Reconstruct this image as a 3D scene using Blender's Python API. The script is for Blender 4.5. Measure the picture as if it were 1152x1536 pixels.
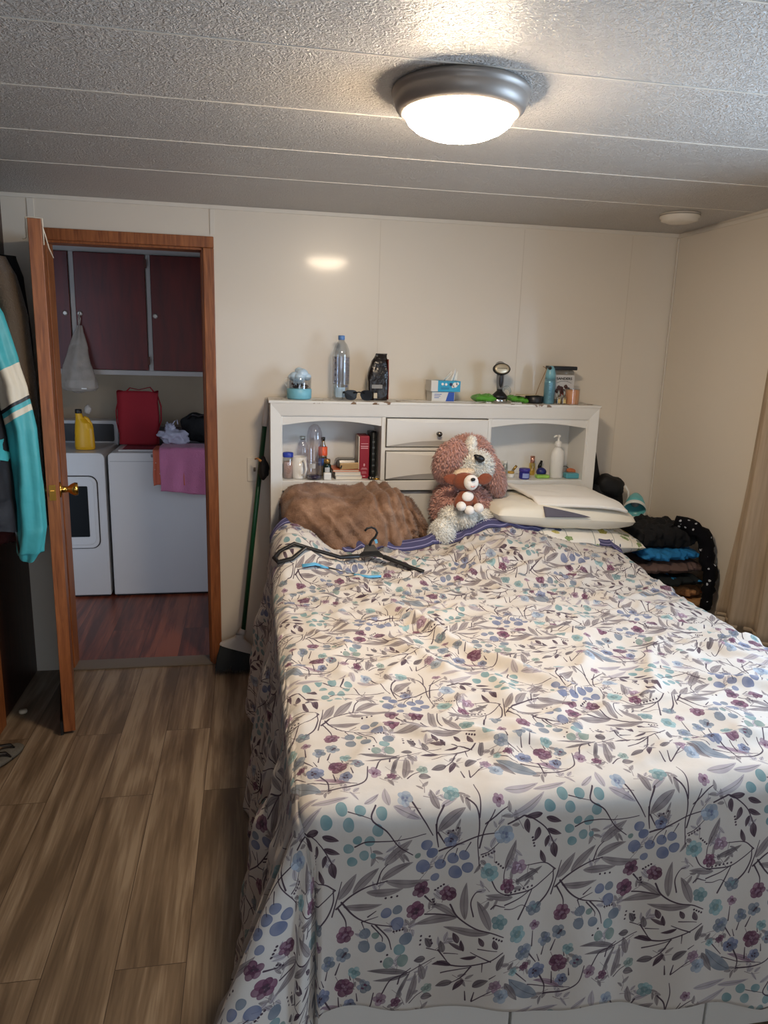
import bpy, bmesh, math, random
import numpy as np
from mathutils import Vector, Matrix, noise as MN
random.seed(7); rs = np.random.RandomState(7)
for o in list(bpy.data.objects): bpy.data.objects.remove(o)
S = bpy.context.scene; C = S.collection
PI = math.pi
# ---------------------------------------------------------------- camera
yaw, pitch, roll, CH, FPX = 0.183076, 0.218814, 0.029859, 1.57513, 1102.196
fw = Vector((math.sin(yaw)*math.cos(pitch), math.cos(yaw)*math.cos(pitch), -math.sin(pitch)))
rt = Vector((math.cos(yaw), -math.sin(yaw), 0)); up = rt.cross(fw)
r2 = rt*math.cos(roll)+up*math.sin(roll); u2 = up*math.cos(roll)-rt*math.sin(roll)
cd = bpy.data.cameras.new('camera'); cam = bpy.data.objects.new('camera', cd); C.objects.link(cam)
cd.sensor_fit = 'VERTICAL'; cd.sensor_height = 36; cd.sensor_width = 27; cd.lens = FPX/1536*36; cd.clip_start = .02
m = Matrix((r2, u2, -fw)).transposed().to_4x4(); m.translation = Vector((0, 0, CH)); cam.matrix_world = m
S.camera = cam
# ---------------------------------------------------------------- light and exposure
S.view_settings.view_transform = 'Standard'; S.view_settings.look = 'None'; S.view_settings.gamma = 1
S.view_settings.exposure = 0.35
try: S.view_settings.use_curve_mapping = False
except Exception: pass
W = bpy.data.worlds.new('world'); S.world = W; W.use_nodes = True
W.node_tree.nodes['Background'].inputs[0].default_value = (.62, .78, 1, 1)
W.node_tree.nodes['Background'].inputs[1].default_value = 1.2
LAMP_STRENGTH = 96.0
def area(name, loc, rot, sx, sy, power, col):
    l = bpy.data.lights.new(name, 'AREA'); l.shape = 'RECTANGLE'; l.size = sx; l.size_y = sy; l.energy = power; l.color = col
    o = bpy.data.objects.new(name, l); C.objects.link(o); o.location = loc; o.rotation_euler = rot; return o
area('window_daylight', (2.45, 1.45, 1.5), (0, PI/2, 0), 1.0, 1.3, 56, (.66, .82, 1))
area('rear_fill_light', (.3, -1.55, 1.45), (PI/2, 0, 0), 1.4, 1.1, 10, (1, .96, .92))  # added ambient fill from behind the camera, no known window there
area('assumed_laundry_daylight', (.95, 4.1, .95), (0, PI/2, 0), .7, .7, 4.2, (.84, .87, 1))  # assumed source, added to light the washer; no window seen there

# ---------------------------------------------------------------- materials
def lin(c):
    c = [x/255 for x in c]
    return tuple((x/12.92 if x <= .04045 else ((x+.055)/1.055)**2.4) for x in c)+(1,)
MATS = {}
def mat(name, col, rough=.6, metal=0, var=.08, vs=8, bump=0, bs=60, sheen=0, coat=0, spec=.5, trans=0, emis=0, sss=0, stretch=None, detail=4):
    if name in MATS: return MATS[name]
    m = bpy.data.materials.new(name); m.use_nodes = True; N = m.node_tree.nodes; L = m.node_tree.links
    p = N['Principled BSDF']; p.inputs['Roughness'].default_value = rough; p.inputs['Metallic'].default_value = metal
    p.inputs['Specular IOR Level'].default_value = spec
    p.inputs['Sheen Weight'].default_value = sheen; p.inputs['Coat Weight'].default_value = coat
    p.inputs['Transmission Weight'].default_value = trans
    p.inputs['Subsurface Weight'].default_value = sss
    if emis: p.inputs['Emission Color'].default_value = lin(col); p.inputs['Emission Strength'].default_value = emis
    tc = N.new('ShaderNodeTexCoord'); mp = N.new('ShaderNodeMapping'); L.new(tc.outputs['Object'], mp.inputs[0])
    if stretch: mp.inputs['Scale'].default_value = stretch
    n = N.new('ShaderNodeTexNoise'); n.inputs['Scale'].default_value = vs; n.inputs['Detail'].default_value = detail
    L.new(mp.outputs[0], n.inputs[0])
    mx = N.new('ShaderNodeMix'); mx.data_type = 'RGBA'
    c = lin(col)
    mx.inputs['A'].default_value = tuple(max(0, x*(1-var)) for x in c[:3])+(1,)
    mx.inputs['B'].default_value = tuple(min(1, x*(1+var)) for x in c[:3])+(1,)
    L.new(n.outputs[0], mx.inputs['Factor']); L.new(mx.outputs['Result'], p.inputs['Base Color'])
    if bump:
        n2 = N.new('ShaderNodeTexNoise'); n2.inputs['Scale'].default_value = bs; n2.inputs['Detail'].default_value = 5
        L.new(mp.outputs[0], n2.inputs[0]); b = N.new('ShaderNodeBump'); b.inputs['Strength'].default_value = bump; b.inputs['Distance'].default_value = .01
        L.new(n2.outputs[0], b.inputs['Height']); L.new(b.outputs[0], p.inputs['Normal'])
    MATS[name] = m; return m
def clear(name, tint=(235, 238, 240), fac=.12, rough=.05):
    if name in MATS: return MATS[name]
    m = bpy.data.materials.new(name); m.use_nodes = True; N = m.node_tree.nodes; L = m.node_tree.links
    N.remove(N['Principled BSDF']); out = N['Material Output']
    t = N.new('ShaderNodeBsdfTransparent'); t.inputs[0].default_value = lin(tint)
    g = N.new('ShaderNodeBsdfGlossy'); g.inputs['Roughness'].default_value = rough
    lw = N.new('ShaderNodeLayerWeight'); lw.inputs[0].default_value = .35
    mp = N.new('ShaderNodeMapRange'); mp.inputs['To Min'].default_value = fac; mp.inputs['To Max'].default_value = min(.9, fac*5)
    mx = N.new('ShaderNodeMixShader'); L.new(lw.outputs['Facing'], mp.inputs['Value']); L.new(mp.outputs[0], mx.inputs[0])
    L.new(t.outputs[0], mx.inputs[1]); L.new(g.outputs[0], mx.inputs[2]); L.new(mx.outputs[0], out.inputs[0])
    MATS[name] = m; return m
def ramp(N, pts):
    r = N.new('ShaderNodeValToRGB'); e = r.color_ramp.elements
    while len(e) < len(pts): e.new(.5)
    for k, (p, c) in enumerate(pts): e[k].position = p; e[k].color = lin(c)
    return r
def wood(name, c1, c2, scale, rough=.5, bump=.1, stretch=(1, 1, 1), coat=0):
    m = bpy.data.materials.new(name); m.use_nodes = True; N = m.node_tree.nodes; L = m.node_tree.links; p = N['Principled BSDF']
    tc = N.new('ShaderNodeTexCoord'); mp = N.new('ShaderNodeMapping'); mp.inputs['Scale'].default_value = stretch; L.new(tc.outputs['Object'], mp.inputs[0])
    n = N.new('ShaderNodeTexNoise'); n.inputs['Scale'].default_value = scale; n.inputs['Detail'].default_value = 8; n.inputs['Distortion'].default_value = .6
    L.new(mp.outputs[0], n.inputs[0]); r = ramp(N, [(.3, c1), (.7, c2)]); L.new(n.outputs[0], r.inputs[0]); L.new(r.outputs[0], p.inputs['Base Color'])
    b = N.new('ShaderNodeBump'); b.inputs['Strength'].default_value = bump; b.inputs['Distance'].default_value = .004; L.new(n.outputs[0], b.inputs['Height']); L.new(b.outputs[0], p.inputs['Normal'])
    p.inputs['Roughness'].default_value = rough; p.inputs['Coat Weight'].default_value = coat
    MATS[name] = m; return m

def plank_mat(name, cols, pw, pl, rough, seam=(78, 63, 50)):
    m = bpy.data.materials.new(name); m.use_nodes = True; N = m.node_tree.nodes; L = m.node_tree.links; p = N['Principled BSDF']
    tc = N.new('ShaderNodeTexCoord'); mp = N.new('ShaderNodeMapping'); mp.inputs['Rotation'].default_value = (0, 0, PI/2); L.new(tc.outputs['Object'], mp.inputs[0])
    br = N.new('ShaderNodeTexBrick'); br.offset = .37; br.inputs['Scale'].default_value = 1; br.inputs['Brick Width'].default_value = pl; br.inputs['Row Height'].default_value = pw
    br.inputs['Mortar Size'].default_value = .0012; br.inputs['Mortar Smooth'].default_value = .1; br.inputs['Bias'].default_value = 0
    br.inputs['Color1'].default_value = (0, 0, 0, 1); br.inputs['Color2'].default_value = (1, 1, 1, 1); br.inputs['Mortar'].default_value = (.5, .5, .5, 1)
    L.new(mp.outputs[0], br.inputs[0])
    # per plank offset of the grain
    vm = N.new('ShaderNodeVectorMath'); vm.operation = 'MULTIPLY_ADD'; L.new(br.outputs['Color'], vm.inputs[0]); vm.inputs[1].default_value = (7, 3, 5); L.new(tc.outputs['Object'], vm.inputs[2])
    g = N.new('ShaderNodeMapping'); g.inputs['Scale'].default_value = (38, 2.2, 1); L.new(vm.outputs[0], g.inputs[0])
    n1 = N.new('ShaderNodeTexNoise'); n1.inputs['Scale'].default_value = 1.0; n1.inputs['Detail'].default_value = 9; n1.inputs['Distortion'].default_value = .5; L.new(g.outputs[0], n1.inputs[0])
    g2 = N.new('ShaderNodeMapping'); g2.inputs['Scale'].default_value = (9, 1.0, 1); L.new(vm.outputs[0], g2.inputs[0])
    n2 = N.new('ShaderNodeTexNoise'); n2.inputs['Scale'].default_value = 1; n2.inputs['Detail'].default_value = 4; n2.inputs['Distortion'].default_value = 1.2; L.new(g2.outputs[0], n2.inputs[0])
    g3 = N.new('ShaderNodeMapping'); g3.inputs['Scale'].default_value = (160, 5, 1); L.new(vm.outputs[0], g3.inputs[0])
    n3 = N.new('ShaderNodeTexNoise'); n3.inputs['Scale'].default_value = 1; n3.inputs['Detail'].default_value = 4; L.new(g3.outputs[0], n3.inputs[0])
    a = N.new('ShaderNodeMath'); a.operation = 'MULTIPLY_ADD'; L.new(n1.outputs[0], a.inputs[0]); a.inputs[1].default_value = .45
    L.new(n2.outputs[0], a.inputs[2])
    a2 = N.new('ShaderNodeMath'); a2.operation = 'MULTIPLY_ADD'; L.new(n3.outputs[0], a2.inputs[0]); a2.inputs[1].default_value = .3; L.new(a.outputs[0], a2.inputs[2])
    a3 = N.new('ShaderNodeMath'); a3.operation = 'MULTIPLY_ADD'; L.new(br.outputs['Color'], a3.inputs[0]); a3.inputs[1].default_value = .06; L.new(a2.outputs[0], a3.inputs[2])
    r = ramp(N, [(.72, cols[0]), (.88, cols[1]), (1.0, cols[2])])
    mr = N.new('ShaderNodeMath'); mr.operation = 'MULTIPLY'; mr.inputs[1].default_value = .93; L.new(a3.outputs[0], mr.inputs[0]); L.new(mr.outputs[0], r.inputs[0])
    mx = N.new('ShaderNodeMix'); mx.data_type = 'RGBA'; L.new(br.outputs['Fac'], mx.inputs['Factor']); L.new(r.outputs[0], mx.inputs['A']); mx.inputs['B'].default_value = lin(seam)
    L.new(mx.outputs['Result'], p.inputs['Base Color']); p.inputs['Roughness'].default_value = rough
    b = N.new('ShaderNodeBump'); b.inputs['Strength'].default_value = .25; b.inputs['Distance'].default_value = .003; L.new(a2.outputs[0], b.inputs['Height']); L.new(b.outputs[0], p.inputs['Normal'])
    MATS[name] = m; return m
M_floor = plank_mat('grey_brown_vinyl_plank', [(98, 82, 65), (127, 109, 89), (154, 137, 116)], .178, 1.22, .42)
M_lfloor = plank_mat('red_laminate', [(78, 32, 18), (112, 52, 32), (140, 74, 46)], .19, 1.2, .36, (30, 12, 8))
def ceiling_mat():
    m = bpy.data.materials.new('knockdown_ceiling'); m.use_nodes = True; N = m.node_tree.nodes; L = m.node_tree.links; p = N['Principled BSDF']
    tc = N.new('ShaderNodeTexCoord')
    n = N.new('ShaderNodeTexNoise'); n.inputs['Scale'].default_value = 62; n.inputs['Detail'].default_value = 2.5; n.inputs['Distortion'].default_value = 2.2; L.new(tc.outputs['Object'], n.inputs[0])
    r = ramp(N, [(.44, (0, 0, 0)), (.58, (255, 255, 255))]); L.new(n.outputs[0], r.inputs[0])
    n2 = N.new('ShaderNodeTexNoise'); n2.inputs['Scale'].default_value = 170; n2.inputs['Detail'].default_value = 3; L.new(tc.outputs['Object'], n2.inputs[0])
    ad = N.new('ShaderNodeMath'); ad.operation = 'MULTIPLY_ADD'; L.new(n2.outputs[0], ad.inputs[0]); ad.inputs[1].default_value = .35; L.new(r.outputs[0], ad.inputs[2])
    b = N.new('ShaderNodeBump'); b.inputs['Strength'].default_value = .85; b.inputs['Distance'].default_value = .0055; L.new(ad.outputs[0], b.inputs['Height']); L.new(b.outputs[0], p.inputs['Normal'])
    n3 = N.new('ShaderNodeTexNoise'); n3.inputs['Scale'].default_value = 1.5; L.new(tc.outputs['Object'], n3.inputs[0])
    r3 = ramp(N, [(.3, (204, 198, 190)), (.7, (212, 206, 198))]); L.new(n3.outputs[0], r3.inputs[0]); L.new(r3.outputs[0], p.inputs['Base Color'])
    p.inputs['Roughness'].default_value = .38; p.inputs['Specular IOR Level'].default_value = .5
    return m
M_ceil = ceiling_mat()
M_wall = mat('cream_wall_paint', (226, 216, 200), .34, var=.03, vs=3, bump=.03, bs=7, spec=.4, coat=.2)
M_wall.node_tree.nodes['Principled BSDF'].inputs['Coat Roughness'].default_value = .10
M_trimw = mat('white_trim', (226, 218, 204), .4, var=.04)
M_casing = wood('orange_oak', (120, 66, 34), (168, 102, 56), 14, .42, .1, (6, 6, .5))
M_dark = wood('dark_panelling', (42, 24, 18), (70, 42, 30), 8, .45, .1, (5, 5, .4))
M_hb = mat('white_lacquer', (226, 224, 218), .35, var=.03, vs=6, spec=.5)
M_brass = mat('polished_brass', (212, 168, 84), .18, 1, var=.1)
M_steel = mat('brushed_steel', (150, 148, 145), .3, 1, var=.1)
M_nickel = mat('satin_nickel', (150, 142, 134), .42, .4, var=.05)
M_black = mat('black_plastic', (22, 22, 24), .38, var=.15)
M_white = mat('white_plastic', (232, 230, 224), .35, var=.03)
M_cream = mat('cream_plastic', (222, 212, 190), .4)

# ---------------------------------------------------------------- mesh builder
class MB:
    def __init__(s): s.v = []; s.f = []; s.mi = []; s.sm = []; s.uv = []
    def add(s, V, F, mi=0, sm=False, uv=None):
        b = len(s.v); s.v += [tuple(p) for p in V]
        for f in F:
            s.f.append(tuple(b+i for i in f)); s.mi.append(mi); s.sm.append(sm)
            s.uv.append([uv[i] for i in f] if uv else None)
        return s
    def box(s, x0, x1, y0, y1, z0, z1, mi=0, R=None, c=None):
        V = [(x, y, z) for x in (x0, x1) for y in (y0, y1) for z in (z0, z1)]
        if R is not None:
            c = Vector(c) if c else Vector(((x0+x1)/2, (y0+y1)/2, (z0+z1)/2)); V = [tuple(c+R@(Vector(p)-c)) for p in V]
        return s.add(V, [(0, 1, 3, 2), (4, 6, 7, 5), (0, 4, 5, 1), (2, 3, 7, 6), (0, 2, 6, 4), (1, 5, 7, 3)], mi)
    def lathe(s, prof, c=(0, 0, 0), R=None, seg=28, mi=0, sx=1, sy=1, cap=True):
        V = []; c = Vector(c)
        for r, z in prof:
            for k in range(seg):
                a = 2*PI*k/seg; p = Vector((r*math.cos(a)*sx, r*math.sin(a)*sy, z)); V.append(tuple(c+(R@p if R is not None else p)))
        F = [(i*seg+k, i*seg+(k+1) % seg, (i+1)*seg+(k+1) % seg, (i+1)*seg+k) for i in range(len(prof)-1) for k in range(seg)]
        s.add(V, F, mi, True)
        if cap:
            b = len(s.v)-len(V)
            if prof[0][0] > 1e-5: s.f.append(tuple(b+k for k in reversed(range(seg)))); s.mi.append(mi); s.sm.append(False); s.uv.append(None)
            if prof[-1][0] > 1e-5: s.f.append(tuple(b+(len(prof)-1)*seg+k for k in range(seg))); s.mi.append(mi); s.sm.append(False); s.uv.append(None)
        return s
    def tube(s, P, r, seg=10, mi=0, flat=1.0, closed=False, upv=(0, 0, 1)):
        P = [Vector(p) for p in P]; n = len(P); V = []
        R_ = r if isinstance(r, (list, tuple)) else [r]*n
        u = None
        for i in range(n):
            if closed: t = (P[(i+1) % n]-P[i-1]).normalized()
            else: t = (P[min(i+1, n-1)]-P[max(i-1, 0)]).normalized()
            if u is None:
                u = Vector(upv); 
                if abs(u.dot(t)) > .95: u = Vector((1, 0, 0))
            u = (u-t*u.dot(t)).normalized(); w = t.cross(u)
            for k in range(seg):
                a = 2*PI*k/seg; V.append(tuple(P[i]+w*(R_[i]*math.cos(a))+u*(R_[i]*flat*math.sin(a))))
        m_ = n if closed else n-1
        F = [(i*seg+k, i*seg+(k+1) % seg, ((i+1) % n)*seg+(k+1) % seg, ((i+1) % n)*seg+k) for i in range(m_) for k in range(seg)]
        if not closed: F += [tuple(reversed(range(seg))), tuple((n-1)*seg+k for k in range(seg))]
        return s.add(V, F, mi, True)
    def ell(s, c, r, R=None, nu=20, nv=12, mi=0, disp=0, ds=20, pw=1.0):
        V = []; c = Vector(c)
        for j in range(nv+1):
            ph = -PI/2+PI*j/nv
            for i in range(nu):
                a = 2*PI*i/nu
                q = Vector((math.cos(ph)*math.cos(a), math.cos(ph)*math.sin(a), math.sin(ph)))
                if pw != 1: q = Vector([math.copysign(abs(t)**pw, t) for t in q])
                if disp: q = q*(1+disp*MN.noise(q*ds*.1+c*5))
                p = Vector((q.x*r[0], q.y*r[1], q.z*r[2])); V.append(tuple(c+(R@p if R is not None else p)))
        F = [(j*nu+i, j*nu+(i+1) % nu, (j+1)*nu+(i+1) % nu, (j+1)*nu+i) for j in range(nv) for i in range(nu)]
        return s.add(V, F, mi, True)
    def grid(s, fn, nu, nv, mi=0, uvf=None, sm=True, closeu=False):
        V = []; U = []
        for j in range(nv+1):
            for i in range(nu+(0 if closeu else 1)):
                V.append(tuple(fn(i/nu, j/nv))); U.append(uvf(i/nu, j/nv) if uvf else None)
        w = nu+(0 if closeu else 1)
        F = [(j*w+i, j*w+(i+1) % w, (j+1)*w+(i+1) % w, (j+1)*w+i) for j in range(nv) for i in range(nu)]
        return s.add(V, F, mi, sm, U if uvf else None)
    def prism(s, poly, y0, y1, mi=0):   # poly in XZ, extruded along Y
        n = len(poly); V = [(x, y0, z) for x, z in poly]+[(x, y1, z) for x, z in poly]
        F = [tuple(range(n)), tuple(reversed(range(n, 2*n)))]+[(i, i+n, (i+1) % n+n, (i+1) % n) for i in range(n)]
        return s.add(V, F, mi)
    def build(s, name, mats, parent=None, origin=None, bevel=0, sub=0, solid=0, props=None, soff=-1):
        me = bpy.data.meshes.new(name)
        if origin is None:
            if parent is not None: origin = ROOT[parent.name]
            else:
                A = np.array(s.v); origin = ((A[:, 0].min()+A[:, 0].max())/2, (A[:, 1].min()+A[:, 1].max())/2, A[:, 2].min())
        ox, oy, oz = origin
        me.from_pydata([(a-ox, b-oy, c-oz) for a, b, c in s.v], [], s.f)
        if not isinstance(mats, (list, tuple)): mats = [mats]
        for m_ in mats: me.materials.append(m_)
        me.polygons.foreach_set('material_index', s.mi); me.polygons.foreach_set('use_smooth', s.sm)
        if any(u is not None for u in s.uv):
            l = me.uv_layers.new(name='UVMap'); flat = []
            for f, u in zip(s.f, s.uv):
                for k in range(len(f)): flat += list(u[k]) if u else [0, 0]
            l.data.foreach_set('uv', flat)
        me.update(); me.validate()
        o = bpy.data.objects.new(name, me); C.objects.link(o)
        bm = bmesh.new(); bm.from_mesh(me); bmesh.ops.recalc_face_normals(bm, faces=bm.faces); bm.to_mesh(me); bm.free()
        if parent is not None: o.parent = parent; ROOT[o.name] = origin
        else: o.location = origin; ROOT[o.name] = origin
        if solid: md = o.modifiers.new('solid', 'SOLIDIFY'); md.thickness = solid; md.offset = soff
        if bevel: md = o.modifiers.new('bevel', 'BEVEL'); md.width = bevel; md.segments = 2; md.limit_method = 'ANGLE'; md.angle_limit = .6
        if sub: md = o.modifiers.new('sub', 'SUBSURF'); md.levels = sub; md.render_levels = sub
        if props: tag(o, *props)
        return o
ROOT = {}
def tag(o, label, cat, group=None, kind=None):
    o['label'] = label; o['category'] = cat
    if group: o['group'] = group
    if kind: o['kind'] = kind
    return o
def thing(name, label, cat, loc, group=None):
    o = bpy.data.objects.new(name, None); C.objects.link(o); o.location = loc; o.empty_display_size = .05
    ROOT[o.name] = tuple(loc); return tag(o, label, cat, group)
def struct(o): o['kind'] = 'structure'; return o
def rot(ax, deg): return Matrix.Rotation(math.radians(deg), 3, ax)
def nz(p, s=1.0): return MN.noise(Vector(p)*s)
def sst(a, b, x):
    t = min(1, max(0, (x-a)/(b-a))); return t*t*(3-2*t)
def text(name, body, size, loc, R, mtl, parent, depth=.0006, lab=None, align='CENTER', sx=1):
    cu = bpy.data.curves.new(name, 'FONT'); cu.body = body; cu.size = size; cu.align_x = align; cu.extrude = depth; cu.offset = size*.02
    t = bpy.data.objects.new(name+'_tmp', cu); C.objects.link(t); bpy.context.view_layer.update()
    dg = bpy.context.evaluated_depsgraph_get(); me = bpy.data.meshes.new_from_object(t.evaluated_get(dg)); bpy.data.objects.remove(t)
    o = bpy.data.objects.new(name, me); me.materials.clear(); me.materials.append(mtl); C.objects.link(o)
    ro = ROOT[parent.name]; o.parent = parent; mm = R.to_4x4() @ Matrix.Scale(sx, 4, (1, 0, 0)); mm.translation = Vector(loc)-Vector(ro); o.matrix_local = mm; ROOT[o.name] = ro
    return o
RX90 = rot('X', 90)

# fur: tapered curved tufts grown over ellipsoids (each: centre, radii, rotation)
def fur(mb, ells, n, length, width, mi=0, grav=.35, jit=.5, skip=None, curl=.3):
    areas = []
    for c, r, R in ells: areas.append(4*PI*((((r[0]*r[1])**1.6+(r[0]*r[2])**1.6+(r[1]*r[2])**1.6)/3)**(1/1.6)))
    tot = sum(areas)
    inv = [(Vector(c), r, (R.transposed() if R is not None else None)) for c, r, R in ells]
    for ei, (c, r, R) in enumerate(ells):
        c = Vector(c); k = int(n*areas[ei]/tot)
        for _ in range(k):
            g = Vector(rs.normal(size=3)).normalized(); p = Vector((g.x*r[0], g.y*r[1], g.z*r[2]))
            nn = Vector((g.x/r[0], g.y/r[1], g.z/r[2])).normalized()
            if R is not None: p = R@p; nn = R@nn
            p = p+c; ok = True
            for ej, (c2, r_, Ri) in enumerate(inv):
                if ej == ei: continue
                q = p-c2
                if Ri is not None: q = Ri@q
                if (q.x/r_[0])**2+(q.y/r_[1])**2+(q.z/r_[2])**2 < .92: ok = False; break
            if not ok or (skip and skip(p)): continue
            d = (nn+Vector(rs.normal(size=3))*jit*.55+Vector((0, 0, -grav))).normalized()
            L_ = length*rs.uniform(.6, 1.25); side = d.cross(Vector(rs.normal(size=3))).normalized(); s2 = d.cross(side)
            b = p-nn*.004; mid = b+d*L_*.55; d2 = (d+Vector((0, 0, -grav*1.3))+side*rs.uniform(-curl, curl)).normalized(); tip = mid+d2*L_*.5
            w = width*rs.uniform(.6, 1.2)
            V = [b+side*w, b-side*w*.5+s2*w*.87, b-side*w*.5-s2*w*.87, mid+side*w*.8, mid-side*w*.4+s2*w*.7, mid-side*w*.4-s2*w*.7, tip]
            mb.add(V, [(0, 1, 4, 3), (1, 2, 5, 4), (2, 0, 3, 5), (3, 4, 6), (4, 5, 6), (5, 3, 6)], mi, True)

# ================================================================ THE ROOM
YB = 3.549; XR = 2.107; XL = -1.03; YF = -1.3
def cz(y): return 2.173+.0164*(YB-y)
o = struct(MB().box(XL-.1, XR+.1, YF-.1, YB+.03, -.1, 0).build('floor', M_floor, origin=(0, 0, 0)))
mb = MB()
mb.add([(XL-.1, YF-.1, cz(YF-.1)), (XR+.1, YF-.1, cz(YF-.1)), (XR+.1, YB, cz(YB)), (XL-.1, YB, cz(YB)),
        (XL-.1, YF-.1, cz(YF-.1)+.1), (XR+.1, YF-.1, cz(YF-.1)+.1), (XR+.1, YB, cz(YB)+.1), (XL-.1, YB, cz(YB)+.1)],
       [(0, 1, 2, 3), (7, 6, 5, 4), (0, 4, 5, 1), (1, 5, 6, 2), (2, 6, 7, 3), (3, 7, 4, 0)])
for k in range(12):
    y = YB-.5718-.4039*k
    mb.box(XL, XR, y-.0028, y+.0028, cz(y)-.0016, cz(y)+.001, 1)
struct(mb.build('ceiling', [M_ceil, M_trimw], origin=(0, 0, 0)))
# back wall with the doorway X -.81..-.197, Z 0..2.0
mb = MB(); DX0, DX1, DZ = -.868, -.197, 1.992
mb.box(XL, DX0, YB, YB+.1, 0, 2.2).box(DX1, XR+.1, YB, YB+.1, 0, 2.2).box(DX0, DX1, YB, YB+.1, DZ, 2.2)
struct(mb.build('wall_back', M_wall, origin=(0, 0, 0)))
struct(MB().box(XL-.1, XL, YF-.1, YB+.1, 0, 2.28).build('wall_left', M_dark, origin=(0, 0, 0)))
WY0, WY1, WZ0, WZ1 = .55, 2.35, .95, 1.98
mb = MB(); mb.box(XR, XR+.1, YF-.1, WY0, 0, 2.3).box(XR, XR+.1, WY1, YB, 0, 2.3).box(XR, XR+.1, WY0, WY1, 0, WZ0).box(XR, XR+.1, WY0, WY1, WZ1, 2.3)
struct(mb.build('wall_right', M_wall, origin=(0, 0, 0)))
mb = MB(); mb.box(XL-.1, -.5, YF-.1, YF, 0, 2.3).box(1.1, XR+.1, YF-.1, YF, 0, 2.3).box(-.5, 1.1, YF-.1, YF, 0, .85).box(-.5, 1.1, YF-.1, YF, 2.0, 2.3)
struct(mb.build('wall_front', M_wall, origin=(0, 0, 0)))
# window frames
mb = MB(); a = .045
mb.box(XR+.02, XR+.07, WY0, WY1, WZ0, WZ0+a).box(XR+.02, XR+.07, WY0, WY1, WZ1-a, WZ1).box(XR+.02, XR+.07, WY0, WY0+a, WZ0, WZ1).box(XR+.02, XR+.07, WY1-a, WY1, WZ0, WZ1).box(XR+.02, XR+.07, 1.43, 1.47, WZ0, WZ1)
w = struct(mb.build('window_1', M_white)); 
mb = MB().box(XR+.043, XR+.047, WY0+a, WY1-a, WZ0+a, WZ1-a); mb.build('pane', clear('window_glass', (245, 250, 255), .04), w)
mb = MB(); mb.box(-.5, 1.1, YF-.07, YF-.02, .85, .9).box(-.5, 1.1, YF-.07, YF-.02, 1.95, 2.0).box(-.5, -.45, YF-.07, YF-.02, .85, 2.0).box(1.05, 1.1, YF-.07, YF-.02, .85, 2.0)  # made-up rear window, out of view, an opening for the fill light
w = struct(mb.build('added_window_2', M_white)); MB().box(-.45, 1.05, YF-.047, YF-.043, .9, 1.95).build('pane', MATS['window_glass'], w)
# trim: crown strip, battens, corner strips, baseboards
mb = MB(); mb.box(XL, XR, YB-.006, YB, 2.155, 2.173); struct(mb.build('trim_1', M_trimw, bevel=.002))
struct(MB().box(XR-.006, XR, YF, YB-.007, 2.152, 2.17).build('trim_2', M_trimw, bevel=.002))
struct(MB().box(-.925, -.898, YB-.004, YB, 0, 2.154).build('trim_3', M_trimw))
struct(MB().box(-.168, -.148, YB-.004, YB, 2.05, 2.154).build('trim_4', M_trimw))
struct(MB().box(XR-.008, XR-.001, YB-.012, YB-.005, .05, 2.15).build('trim_5', M_trimw))
for k, x in enumerate((.60, 1.30, 1.86)):
    struct(MB().box(x, x+.003, YB-.0008, YB, .05, 2.15).build('trim_%d' % (k+6), mat('wall_groove', (214, 203, 185), .5)))
struct(MB().box(XL, XL+.02, 2.6, 3.02, 0, 1.02).build('trim_9', M_casing, bevel=.003))
# door casing (bedroom side) + jamb lining
struct(MB().box(DX0-.048, DX0+.004, YB-.016, YB, 0, 1.99).build('trim_10', M_casing, bevel=.003))
struct(MB().box(DX1-.004, DX1+.044, YB-.016, YB, 0, 1.99).build('trim_11', M_casing, bevel=.003))
struct(MB().box(DX0-.048, DX1+.044, YB-.017, YB, 1.99, 2.038).build('trim_12', M_casing, bevel=.003))
mb = MB(); mb.box(DX0, DX0+.012, YB, YB+.1, 0, 1.99).box(DX1-.012, DX1, YB, YB+.1, 0, 1.99).box(DX0, DX1, YB, YB+.1, 1.98, 1.992).box(DX1-.02, DX1-.012, YB+.045, YB+.06, 0, 1.98)
struct(mb.build('trim_13', M_casing, bevel=.002))
struct(MB().box(DX0, DX1, YB-.02, YB+.09, 0, .007).build('trim_14', mat('grey_threshold', (112, 102, 90), .5), bevel=.002))

# ---- laundry room
LX0, LX1, LY = -1.75, .75, 5.36
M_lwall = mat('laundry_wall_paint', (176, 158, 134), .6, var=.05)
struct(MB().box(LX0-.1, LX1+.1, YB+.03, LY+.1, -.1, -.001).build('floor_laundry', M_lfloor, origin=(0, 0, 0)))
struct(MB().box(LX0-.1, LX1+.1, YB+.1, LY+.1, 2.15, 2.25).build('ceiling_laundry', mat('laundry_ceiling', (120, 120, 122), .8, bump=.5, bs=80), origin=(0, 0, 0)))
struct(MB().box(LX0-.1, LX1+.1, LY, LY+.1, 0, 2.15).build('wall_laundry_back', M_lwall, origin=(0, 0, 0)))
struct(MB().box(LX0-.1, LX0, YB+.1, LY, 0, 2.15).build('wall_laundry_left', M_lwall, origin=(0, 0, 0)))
mb = MB(); mb.box(LX1, LX1+.1, YB+.1, 3.72, 0, 2.15).box(LX1, LX1+.1, 4.5, LY, 0, 2.15).box(LX1, LX1+.1, 3.72, 4.5, 0, .55).box(LX1, LX1+.1, 3.72, 4.5, 1.35, 2.15)  # wall opening is for the assumed, unseen window
struct(mb.build('wall_laundry_right', M_lwall, origin=(0, 0, 0)))
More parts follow.
